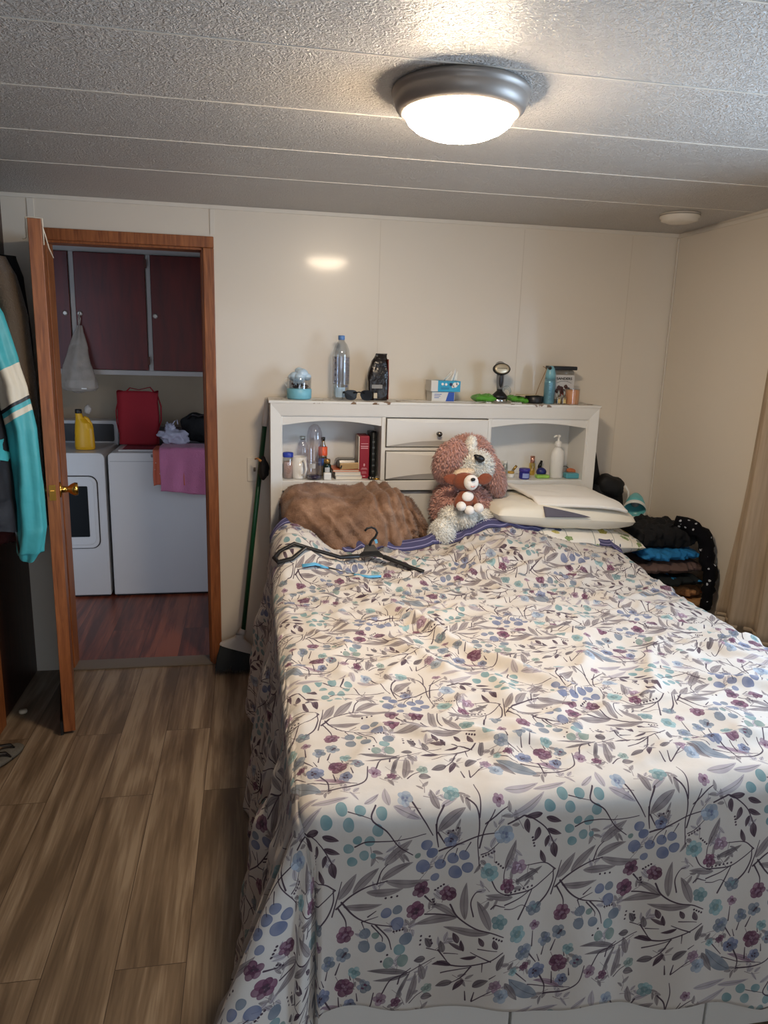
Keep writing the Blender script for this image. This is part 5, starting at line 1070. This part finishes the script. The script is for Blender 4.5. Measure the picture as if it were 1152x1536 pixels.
# turquoise gooseneck lamp
dl = thing('desk_lamp', 'turquoise gooseneck desk lamp leaning over the corner behind the clothes', 'desk lamp', (1.93, 3.40, .487))
M_tq = mat('turquoise_enamel', (104, 186, 190), .35)
MB().lathe([(.055, 0), (.06, .006), (.052, .018), (.02, .022), (.0001, .023)], (1.95, 3.40, .487), None, 32).build('base', M_tq, dl)
ax = Vector((-.42, -.74, -.52)).normalized(); Rs = ax.to_track_quat('Z', 'Y').to_matrix()
sc_ = Vector((1.915, 3.36, .885))
MB().tube([(1.95, 3.40, .50), (1.962, 3.40, .62), (1.968, 3.395, .72), (1.972, 3.40, .79), (1.96, 3.392, .855), tuple(sc_+Vector((.01, .012, .004)))], .0065, 10).build('gooseneck', M_black, dl)
sh = MB().lathe([(.010, -.006), (.022, .0), (.036, .025), (.046, .06), (.053, .095), (.051, .095), (.044, .06), (.033, .025), (.0001, .004)], tuple(sc_), Rs, 40, cap=False).build('lamp_shade', M_tq, dl)
MB().lathe([(.0535, .088), (.056, .112), (.0545, .112), (.052, .088)], tuple(sc_), Rs, 40, cap=False).build('rim', mat('milky_plastic', (214, 216, 210), .4), sh)
MB().ell(tuple(sc_+ax*.05), (.022, .022, .026), Rs, 18, 12).build('bulb', mat('bulb_glass', (150, 156, 156), .2), sh)
# black backpack behind the headboard
bp = thing('backpack', 'black backpack hanging between the headboard and the back wall corner', 'backpack', (1.79, 3.44, .60))
mb = MB(); mb.grid(lambda u, v: ((1.79+(.085+.02*math.sin(v*3))*math.copysign(abs(math.cos(2*PI*u))**.6, math.cos(2*PI*u))+.012*MN.noise(Vector((u*4, v*4, 0)))), 3.45+.065*math.sin(2*PI*u)*(1-.2*v), .58+.34*v-.02*math.cos(2*PI*u)*v), 40, 24, closeu=True)
mb.build('pouch', mat('black_nylon', (12, 12, 15), .7, bump=.4, bs=40), bp)
mb = MB(); mb.ell((1.80, 3.43, .925), (.075, .06, .055), rot('Y', 22), 26, 16, disp=.15, pw=.8); mb.build('top_flap', MATS['black_nylon'], bp)
mb = MB(); mb.tube([(1.700, 3.47, 1.155), (1.712, 3.465, 1.08), (1.722, 3.455, 1.0), (1.735, 3.45, .92)], [.006, .020, .026, .034], 14, flat=.35, upv=(0, 1, 0)); mb.build('strap', MATS['black_nylon'], bp)
mb = MB(); mb.tube([(1.862, 3.385, .935), (1.882, 3.38, .905), (1.885, 3.378, .875), (1.875, 3.376, .85)], [.004, .006, .006, .004], 8); mb.build('white_piping', M_white, bp)

# ================================================================ BROOM AND THINGS LEFT OF THE HEADBOARD
br = thing('broom', 'green-handled broom with black bristles leaning on the wall by the doorway', 'broom', (-.07, 3.44, 0))
A, B = Vector((-.045, 3.455, .205)), Vector((.066, 3.522, 1.20)); Cc = Vector((.080, 3.531, 1.335))
MB().tube([A, A.lerp(B, .5), B], .0115, 14).build('handle', mat('dark_green_paint', (14, 70, 44), .3), br)
MB().tube([B, B.lerp(Cc, .3), Cc], [.0135, .0125, .008], 14).build('grip', M_white, br)
cp = MB()
capp = [(-.062, .195, .018), (-.064, .175, .022), (-.066, .16, .045), (-.07, .145, .072), (-.074, .13, .082), (-.075, .118, .084)]
def capf(u, v):
    s_ = v*(len(capp)-1); i = min(int(s_), len(capp)-2); f = s_-i; x, z, w_ = [capp[i][k]*(1-f)+capp[i+1][k]*f for k in range(3)]
    a = 2*PI*u; ca, sa = math.cos(a), math.sin(a); ca = math.copysign(abs(ca)**.6, ca); sa = math.copysign(abs(sa)**.6, sa)
    return (x+w_*ca, 3.437+(.016+.006*v)*sa, z-.028*ca*v)
cp.grid(capf, 40, 20, closeu=True); cp.tube([(-.0445, 3.4553, .21), (-.055, 3.446, .185)], [.017, .02], 16); cp.build('cap', mat('grey_white_plastic', (196, 192, 186), .45), br)
mb = MB()
for k in range(900):
    u = rs.uniform(-1, 1); y = rs.uniform(-1, 1); b0 = Vector((-.075+.078*u, 3.437+.016*y, .12-.026*u)); e0 = Vector((-.078+.108*u, 3.425+.045*y, .004+.012*rs.rand()-.0*u))
    mid = b0.lerp(e0, .5)+Vector((rs.normal()*.004, rs.normal()*.004, 0)); w_ = .0024
    mb.add([b0+Vector((w_, 0, 0)), b0+Vector((-w_, 0, 0)), b0+Vector((0, w_, 0)), mid+Vector((w_, 0, 0)), mid+Vector((-w_, 0, 0)), mid+Vector((0, w_, 0)), e0], [(0, 1, 4, 3), (1, 2, 5, 4), (2, 0, 3, 5), (3, 4, 6), (4, 5, 6), (5, 3, 6)], 0, False)
mb.build('bristles', mat('charcoal_bristle', (38, 42, 44), .8), br)
pc = thing('pouch', 'small black cloth pouch tied beside the broom handle at the headboard edge', 'pouch', (.055, 3.46, .95))
mb = MB(); mb.ell((.060, 3.44, 1.01), (.024, .035, .052), None, 22, 16, disp=.25); mb.build('bag', mat('black_fabric', (24, 23, 27), .9, bump=.3), pc)
MB().tube([(.045, 3.42, 1.05), (.030, 3.46, 1.057), (.02, 3.48, 1.05)], [.006, .004, .003], 8).build('drawstring', mat('tan_cord', (186, 130, 74), .8), pc)

# ================================================================ COATS BEHIND THE DOOR
def jacket_mat():
    m = bpy.data.materials.new('ski_jacket_cloth'); m.use_nodes = True; N = m.node_tree.nodes; L = m.node_tree.links; p = N['Principled BSDF']
    tc = N.new('ShaderNodeTexCoord'); sp = N.new('ShaderNodeSeparateXYZ'); L.new(tc.outputs['Object'], sp.inputs[0])
    k = N.new('ShaderNodeMath'); k.operation = 'MULTIPLY_ADD'; k.inputs[1].default_value = -.6; L.new(sp.outputs[0], k.inputs[0]); L.new(sp.outputs[2], k.inputs[2])
    mr = N.new('ShaderNodeMapRange'); mr.inputs['From Min'].default_value = 0; mr.inputs['From Max'].default_value = 1.2; L.new(k.outputs[0], mr.inputs[0])
    r = N.new('ShaderNodeValToRGB'); r.color_ramp.interpolation = 'CONSTANT'; e = r.color_ramp.elements
    T_, K_, W_ = (66, 166, 172), (26, 24, 28), (216, 206, 184)
    pts = [(0, T_), (.405, W_), (.425, T_), (.438, K_), (.45, W_), (.56, T_)]
    while len(e) < len(pts): e.new(.5)
    for i, (a, c_) in enumerate(pts): e[i].position = a; e[i].color = lin(c_)
    L.new(mr.outputs[0], r.inputs[0]); L.new(r.outputs[0], p.inputs['Base Color']); p.inputs['Roughness'].default_value = .5
    n = N.new('ShaderNodeTexNoise'); n.inputs['Scale'].default_value = 18; L.new(tc.outputs['Object'], n.inputs[0]); b = N.new('ShaderNodeBump'); b.inputs['Strength'].default_value = .4; b.inputs['Distance'].default_value = .012; L.new(n.outputs[0], b.inputs['Height']); L.new(b.outputs[0], p.inputs['Normal'])
    return m
def garment(secs, n=34, m_=50, seed=0, fold=.008):
    # secs: (z, x, y, rx, ry)
    mb = MB()
    def f(u, v):
        s_ = v*(len(secs)-1); i = min(int(s_), len(secs)-2); t = s_-i; t = t*t*(3-2*t)
        z, x, y, rx, ry = [secs[i][k]*(1-t)+secs[i+1][k]*t for k in range(5)]
        a = 2*PI*u; d = 1+(fold/max(rx, .03))*(math.sin(a*5+v*5+seed)+.8*MN.noise(Vector((math.cos(a)*2, math.sin(a)*2, v*7+seed)))+.7*math.sin(v*26+a*2+seed)*.4)
        return (x+rx*math.cos(a)*d, y+ry*math.sin(a)*d, z+.012*math.sin(a*2+seed)*(v > .93))
    mb.grid(f, n, m_, closeu=True); return mb
jk = thing('ski_jacket', 'turquoise, cream and black ski jacket hanging behind the open door', 'jacket', (-.90, 2.86, .76))
garment([(1.74, -.925, 2.86, .03, .03), (1.66, -.905, 2.86, .05, .05), (1.50, -.872, 2.86, .052, .05), (1.40, -.838, 2.86, .050, .05), (1.25, -.812, 2.855, .046, .05), (1.05, -.806, 2.855, .046, .048), (.88, -.808, 2.86, .046, .045), (.79, -.822, 2.86, .044, .040), (.765, -.83, 2.86, .03, .03)], seed=1).build('sleeve', jacket_mat(), jk)
tors = MB()
g = garment([(1.72, -.965, 2.86, .03, .05), (1.52, -.955, 2.85, .055, .08), (1.3, -.945, 2.84, .070, .09), (1.0, -.935, 2.84, .078, .09), (.88, -.935, 2.84, .080, .09)], seed=4, fold=.005)
g.build('torso', mat('black_ski_cloth', (26, 25, 30), .6, bump=.4, bs=18), jk)
mb = garment([(1.22, -.943, 2.838, .0745, .094), (1.145, -.940, 2.838, .0765, .095)], seed=4, fold=.005, m_=6); mb.build('chest_band', mat('jacket_turquoise', (66, 166, 172), .5), jk)
MB().tube([(-.862, 2.822, .93), (-.855, 2.824, .86), (-.85, 2.83, .79)], .004, 6).build('cuff_zip', M_black, jk)
garment([(1.86, -.90, 2.99, .03, .04), (1.80, -.885, 2.98, .05, .06), (1.65, -.86, 2.98, .058, .06), (1.4, -.845, 2.98, .058, .065), (1.1, -.835, 2.98, .055, .06), (.86, -.832, 2.98, .048, .06), (.84, -.832, 2.98, .03, .04)], seed=7, fold=.004).build('coat', mat('olive_brown_wool', (88, 72, 56), .95, bump=.5, bs=160, sheen=.3), props=('olive brown wool coat hanging between the ski jacket and the door', 'coat'))
garment([(1.87, -.895, 3.08, .04, .05), (1.80, -.888, 3.09, .05, .06), (1.5, -.885, 3.11, .055, .07), (1.1, -.888, 3.12, .052, .07), (.90, -.89, 3.12, .05, .06)], seed=9, fold=.004).build('coat', mat('black_wool', (20, 19, 22), .95, bump=.4, bs=120), props=('black coat furthest back behind the open door', 'coat'))
garment([(.93, -.93, 2.90, .05, .05), (.86, -.925, 2.90, .055, .05), (.82, -.92, 2.90, .03, .04)], seed=3, fold=.006, m_=14).build('scarf', mat('maroon_knit', (66, 26, 28), .95, bump=.5, bs=90), props=('bit of maroon knit hanging below the black part of the ski jacket', 'scarf'))
# floor bits
t = thing('sandal', 'grey sandal with black straps lying at the left edge of the floor', 'sandal', (-.96, 2.72, 0))
mb = MB(); mb.ell((-.945, 2.74, .014), (.045, .10, .013), rot('Z', -25), 24, 10, pw=.8); mb.build('sole', mat('grey_foam', (96, 94, 88), .9, bump=.4), t)
for y in (2.71, 2.77): MB().tube([(-.985, y-.01, .012), (-.96, y, .045), (-.925, y+.012, .04), (-.905, y+.02, .012)], .008, 8, flat=.5).build('strap', M_black, t)
t = thing('plastic_disc', 'small pale plastic disc on the dark floor behind the door', 'disc', (-.975, 3.12, 0))
MB().lathe([(.016, 0), (.017, .003), (.016, .012), (.0001, .013)], (-.975, 3.12, .001), None, 20).build('disc', M_cream, t)

# ================================================================ LAUNDRY ROOM
M_app = mat('appliance_enamel', (206, 204, 204), .28, var=.02, coat=.2)
M_gap = mat('dark_gap', (36, 34, 36), .7)
FY = 4.63
def rounded_front(x0, x1, y0, y1, z0, z1, r=.035):   # top edges rounded, extruded along Y
    poly = [(x0, z0)]+[(x0+r-r*math.cos(a), z1-r+r*math.sin(a)) for a in np.linspace(0, PI/2, 7)]+[(x1-r+r*math.sin(a), z1-r+r*math.cos(a)) for a in np.linspace(0, PI/2, 7)]+[(x1, z0)]
    return MB().prism([(float(a), float(b)) for a, b in poly], y0, y1)
dy_ = thing('dryer', 'white dryer with a dark square door window, left in the laundry room', 'dryer', (-1.2, 4.97, 0))
rounded_front(-1.545, -.872, FY, 5.30, .012, .91).build('body', M_app, dy_, bevel=.006)
MB().box(-1.535, -.882, FY+.02, 5.28, 0, .014).build('plinth', M_gap, dy_)
# door: outline groove, panel, window
def rrect(cx, cz_, hx_, hz_, r, n=8): 
    P = []
    for k, (sx, sz) in enumerate(((1, 1), (-1, 1), (-1, -1), (1, -1))):
        for a in np.linspace(k*PI/2, (k+1)*PI/2, n): P.append((cx+sx*(hx_-r)+r*math.cos(a), cz_+sz*(hz_-r)+r*math.sin(a)))
    return P
mb = MB(); mb.prism(rrect(-1.17, .545, .253, .228, .05), FY-.003, FY+.002); mb.build('door_gap', M_gap, dy_)
dd = MB().prism(rrect(-1.17, .545, .248, .223, .047), FY-.016, FY-.001).build('door', M_app, dy_, bevel=.004)
mb = MB(); mb.prism(rrect(-1.17, .55, .232, .207, .04), FY-.0185, FY-.015); mb.build('door_frame', M_app, dd, bevel=.003)
mb = MB(); mb.prism(rrect(-1.17, .553, .196, .158, .006), FY-.0205, FY-.017); mb.build('window', mat('dark_glass', (5, 5, 6), .35, spec=.15), dd)
mb = MB(); mb.prism([(x, z) for x, z in rrect(-1.205, .935+.03, .335, .09, .03)], 5.14, 5.28); mb.build('console', M_app, dy_, bevel=.005)
mb = MB(); mb.prism(rrect(-1.205, .975, .31, .058, .012), 5.134, 5.142); mb.build('control_panel', mat('dark_panel', (44, 42, 44), .4), dy_)
mb = MB(); mb.lathe([(.024, 0), (.022, .02), (.0001, .022)], (-1.12, 5.134, .975), RX90, 24); mb.build('dial', M_steel, dy_)
wa = thing('washer', 'white top-loading washing machine seen through the doorway on the right', 'washing machine', (-.51, 4.97, 0))
rounded_front(-.852, -.17, FY, 5.30, .012, .912, .03).build('body', M_app, wa, bevel=.006)
MB().box(-.842, -.18, FY+.02, 5.28, 0, .014).build('plinth', M_gap, wa)
MB().box(-.84, -.182, FY-.0008, FY+.001, .858, .861).build('top_seam', mat('grey_seam2', (150, 150, 152), .6), wa)
MB().box(-.80, -.22, FY+.05, 5.10, .912, .924).build('lid', M_app, wa, bevel=.006)
MB().box(-.775, -.25, FY+.06, 5.08, .9235, .926).build('lid_glass', mat('smoked_glass', (70, 70, 76), .1, spec=.6), wa)
MB().box(-.60, -.42, FY-.004, FY+.05, .885, .905).build('lid_grip', mat('grey_grip', (120, 120, 124), .4), wa, bevel=.004)
MB().prism(rrect(-.51, .955, .335, .06, .03), 5.16, 5.29).build('console', mat('console_grey', (120, 116, 118), .4), wa, bevel=.005)
# wall cabinets
M_red = wood('cherry_red_door', (72, 12, 8), (104, 22, 13), 5, .38, .05, (4, 4, .6))
M_cab = mat('cabinet_white', (178, 170, 164), .55)
CY = 5.0
cb = thing('wall_cabinet', 'white-framed wall cabinet with dark red doors above the washer and dryer', 'cabinet', (-.9, 5.17, 1.36))
mb = MB(); mb.box(-1.70, .2, CY+.002, LY-.002, 1.362, 2.14); mb.build('carcass', M_cab, cb)
mb = MB(); mb.box(-1.70, .2, CY-.018, CY+.002, 1.362, 1.392).box(-1.70, .2, CY-.018, CY+.002, 2.10, 2.14)
for x in (-1.085, -.634, -.19): mb.box(x, x+.028, CY-.018, CY+.002, 1.392, 2.10)
mb.build('face_frame', M_cab, cb, bevel=.002)
for x0, x1, kx in ((-1.55, -1.088, -1.117), (-1.054, -.637, -1.031), (-.603, -.193, -.594+.012)):
    dr = MB().box(x0, x1, CY-.034, CY-.019, 1.395, 2.097).build('door', M_red, cb, bevel=.003)
    MB().lathe([(.014, 0), (.016, .006), (.012, .010), (.010, .014)], (kx, CY-.034, 1.732), RX90, 20).build('knob', mat('cabinet_knob', (190, 182, 172), .3, .4), dr)
    MB().lathe([(.006, .0101), (.0001, .0148)], (kx, CY-.034, 1.732), RX90, 14).build('knob_centre', M_gap, dr)
    if x0 > -1.1 and x0 < -1.0:
        for z in (1.43, 2.02): MB().box(x1-.004, x1+.012, CY-.037, CY-.03, z, z+.05).build('hinge', mat('rusty_hinge', (84, 50, 40), .5, .6), dr)
# plastic bag hanging on the cabinet knob
def bagclear():
    m = mat('thin_plastic_bag', (176, 166, 156), .25, var=.3, vs=20, bump=.9, bs=26, spec=.6); N = m.node_tree.nodes; L = m.node_tree.links
    if 'tr' not in N:
        t = N.new('ShaderNodeBsdfTransparent'); t.name = 'tr'; mx = N.new('ShaderNodeMixShader'); mx.inputs[0].default_value = .62
        L.new(t.outputs[0], mx.inputs[1]); L.new(N['Principled BSDF'].outputs[0], mx.inputs[2]); L.new(mx.outputs[0], N['Material Output'].inputs[0])
    return m
pb = thing('plastic_bag', 'grey translucent plastic bag hanging from the cabinet knob', 'plastic bag', (-1.04, 4.93, 1.26))
garment([(1.66, -1.035, 4.945, .014, .012), (1.62, -1.038, 4.94, .024, .014), (1.52, -1.045, 4.93, .055, .028), (1.42, -1.05, 4.92, .082, .04), (1.33, -1.045, 4.91, .105, .05), (1.28, -1.045, 4.91, .108, .05), (1.262, -1.045, 4.91, .09, .04), (1.258, -1.045, 4.91, .01, .01)], n=50, seed=2, fold=.006).build('pouch', bagclear(), pb)
MB().tube([(-1.036, 4.945, 1.655), (-1.028, 4.945, 1.70), (-1.030, 4.945, 1.742), (-1.038, 4.945, 1.70), (-1.040, 4.945, 1.655)], .004, 8).build('handle', bagclear(), pb)
MB().box(-1.025, -.995, 4.855, 4.857, 1.275, 1.283).build('printed_tag', M_white, pb)
# yellow jug
yj = thing('oil_jug', 'yellow jug with a black cap standing on the dryer', 'jug', (-1.005, 4.78, .912))
garment([(.913, -1.008, 4.78, .056, .035), (.93, -1.008, 4.78, .06, .038), (1.04, -1.008, 4.78, .054, .036), (1.075, -1.012, 4.78, .046, .032), (1.10, -1.028, 4.78, .026, .022), (1.135, -1.036, 4.78, .018, .018), (1.137, -1.036, 4.78, .005, .005)], fold=.0005).build('body', mat('yellow_plastic', (226, 172, 30), .35, var=.06), yj)
MB().lathe([(.019, 0), (.02, .003), (.02, .022), (.017, .025), (.0001, .026)], (-1.036, 4.78, 1.134), None, 20).build('cap', M_black, yj)
MB().tube([(-1.005, 4.78, 1.11), (-.985, 4.78, 1.10), (-.968, 4.78, 1.07), (-.962, 4.78, 1.04)], [.012, .010, .010, .010], 10).build('handle', MATS['yellow_plastic'], yj)
mb = MB(); mb.ell((-.985, 4.805, 1.155), (.022, .014, .028), rot('Y', 15), 16, 12, disp=.3); mb.build('crumpled_wrap', mat('crumpled_film', (176, 168, 160), .3), props=('small crumpled clear wrap behind the top of the yellow jug', 'wrap'))
# red tote
rb = thing('tote_bag', 'dark red tote bag standing upright on the washing machine', 'tote bag', (-.71, 4.95, .927))
def tote(u, v):
    a = 2*PI*u; ca, sa = math.cos(a), math.sin(a); ca = math.copysign(abs(ca)**.35, ca); sa = math.copysign(abs(sa)**.5, sa)
    return (-.708+(.122+.006*v)*ca+.006*MN.noise(Vector((ca*2, v*3, 1))), 4.95+(.055-.012*v)*sa+.008*math.sin(u*25)*v, .927+.335*v+.006*math.sin(u*19)*(v > .9))
MB().grid(tote, 60, 20, closeu=True).build('sack', mat('crimson_canvas', (150, 20, 34), .8, bump=.3, bs=60), rb, solid=.003)
MB().tube([(-.77, 4.90, 1.262), (-.75, 4.93, 1.285), (-.70, 4.955, 1.272), (-.63, 4.95, 1.29), (-.605, 4.93, 1.262)], .007, 8, flat=.4).build('handle', MATS['crimson_canvas'], rb)
MB().tube([(-.828, 4.94, 1.2), (-.842, 4.94, 1.14), (-.84, 4.94, 1.06), (-.829, 4.94, 1.0)], [.008, .010, .010, .008], 8, flat=.4).build('handle', MATS['crimson_canvas'], rb)
MB().tube([(-.586, 4.95, 1.24), (-.566, 4.95, 1.17), (-.568, 4.95, 1.08), (-.588, 4.95, 1.02)], [.009, .012, .012, .009], 8, flat=.4).build('handle', MATS['crimson_canvas'], rb)
# tied plastic bag + black bag
sb = thing('plastic_bag', 'tied pale grey plastic bag lying on the washer lid beside the red tote', 'plastic bag', (-.48, 4.80, .928))
M_pl = mat('silvery_plastic', (190, 188, 204), .25, var=.25, vs=30, bump=1.0, bs=24, spec=.6)
mb = MB(); mb.ell((-.475, 4.80, .992), (.085, .06, .056), rot('Y', 12), 40, 26, disp=.45, ds=28); mb.build('pouch', M_pl, sb)
mb = MB(); mb.ell((-.497, 4.80, 1.045), (.03, .025, .03), None, 22, 14, disp=.5, ds=40); mb.tube([(-.49, 4.8, 1.06), (-.47, 4.8, 1.09), (-.455, 4.80, 1.098), (-.45, 4.8, 1.07)], .007, 8, flat=.5); mb.tube([(-.50, 4.8, 1.06), (-.515, 4.8, 1.085), (-.525, 4.80, 1.06)], .007, 8, flat=.5); mb.build('knot', M_pl, sb)
hb2 = thing('handbag', 'black bag standing at the back right of the washer lid', 'handbag', (-.35, 4.99, .928))
mb = MB(); mb.ell((-.33, 5.0, 1.03), (.115, .06, .092), None, 36, 22, disp=.2, pw=.75); mb.build('body', MATS['black_nylon'], hb2)
MB().tube([(-.40, 4.96, 1.09), (-.37, 4.94, 1.12), (-.33, 4.935, 1.11), (-.30, 4.94, 1.12), (-.27, 4.95, 1.09)], .006, 8).build('chain_strap', mat('dark_chain', (80, 76, 76), .3, .8), hb2)
# towels over the washer front
def towelf(x0, x1, zt, zb, off, seed, slant=0):
    def f(u, v):
        x = x0+(x1-x0)*u; top = .17; Lh = zt-zb+slant*u; T = top+Lh; s_ = v*T
        y = FY-.006-off; rr = .02
        if s_ < top: p = (x, FY+.16-s_+0*off, zt+off+.004+.0015*MN.noise(Vector((u*5, v*5, seed))))
        else:
            e = s_-top; a = min(1, e/.03); p = (x+.01*MN.noise(Vector((v*3, seed, 0)))*e*4, FY-.010-off-.006*math.sin(a*PI/2)-(.010*math.sin(u*11+seed)+.006*math.sin(u*23+v*3))*min(1, e*6)*.8-.008, zt+off+.004-e+.004*math.sin(u*9)*(v > .95))
        return p
    return f
MB().grid(towelf(-.585, -.40, .927, .71, .001, 2), 30, 40).build('towel', dots_mat('orange_dotted_towel', (206, 110, 84), (230, 196, 186), 22, .14), solid=.004, soff=1, props=('orange towel with pale dots under the pink towel on the washer front', 'towel'))
MB().grid(towelf(-.545, -.19, .930, .665, .012, 6, .03), 50, 44).build('towel', mat('pink_terry', (206, 122, 158), .95, var=.12, vs=12, bump=.6, bs=200, sheen=.4), solid=.005, soff=1, props=('mauve pink towel hanging over the front of the washer', 'towel'))
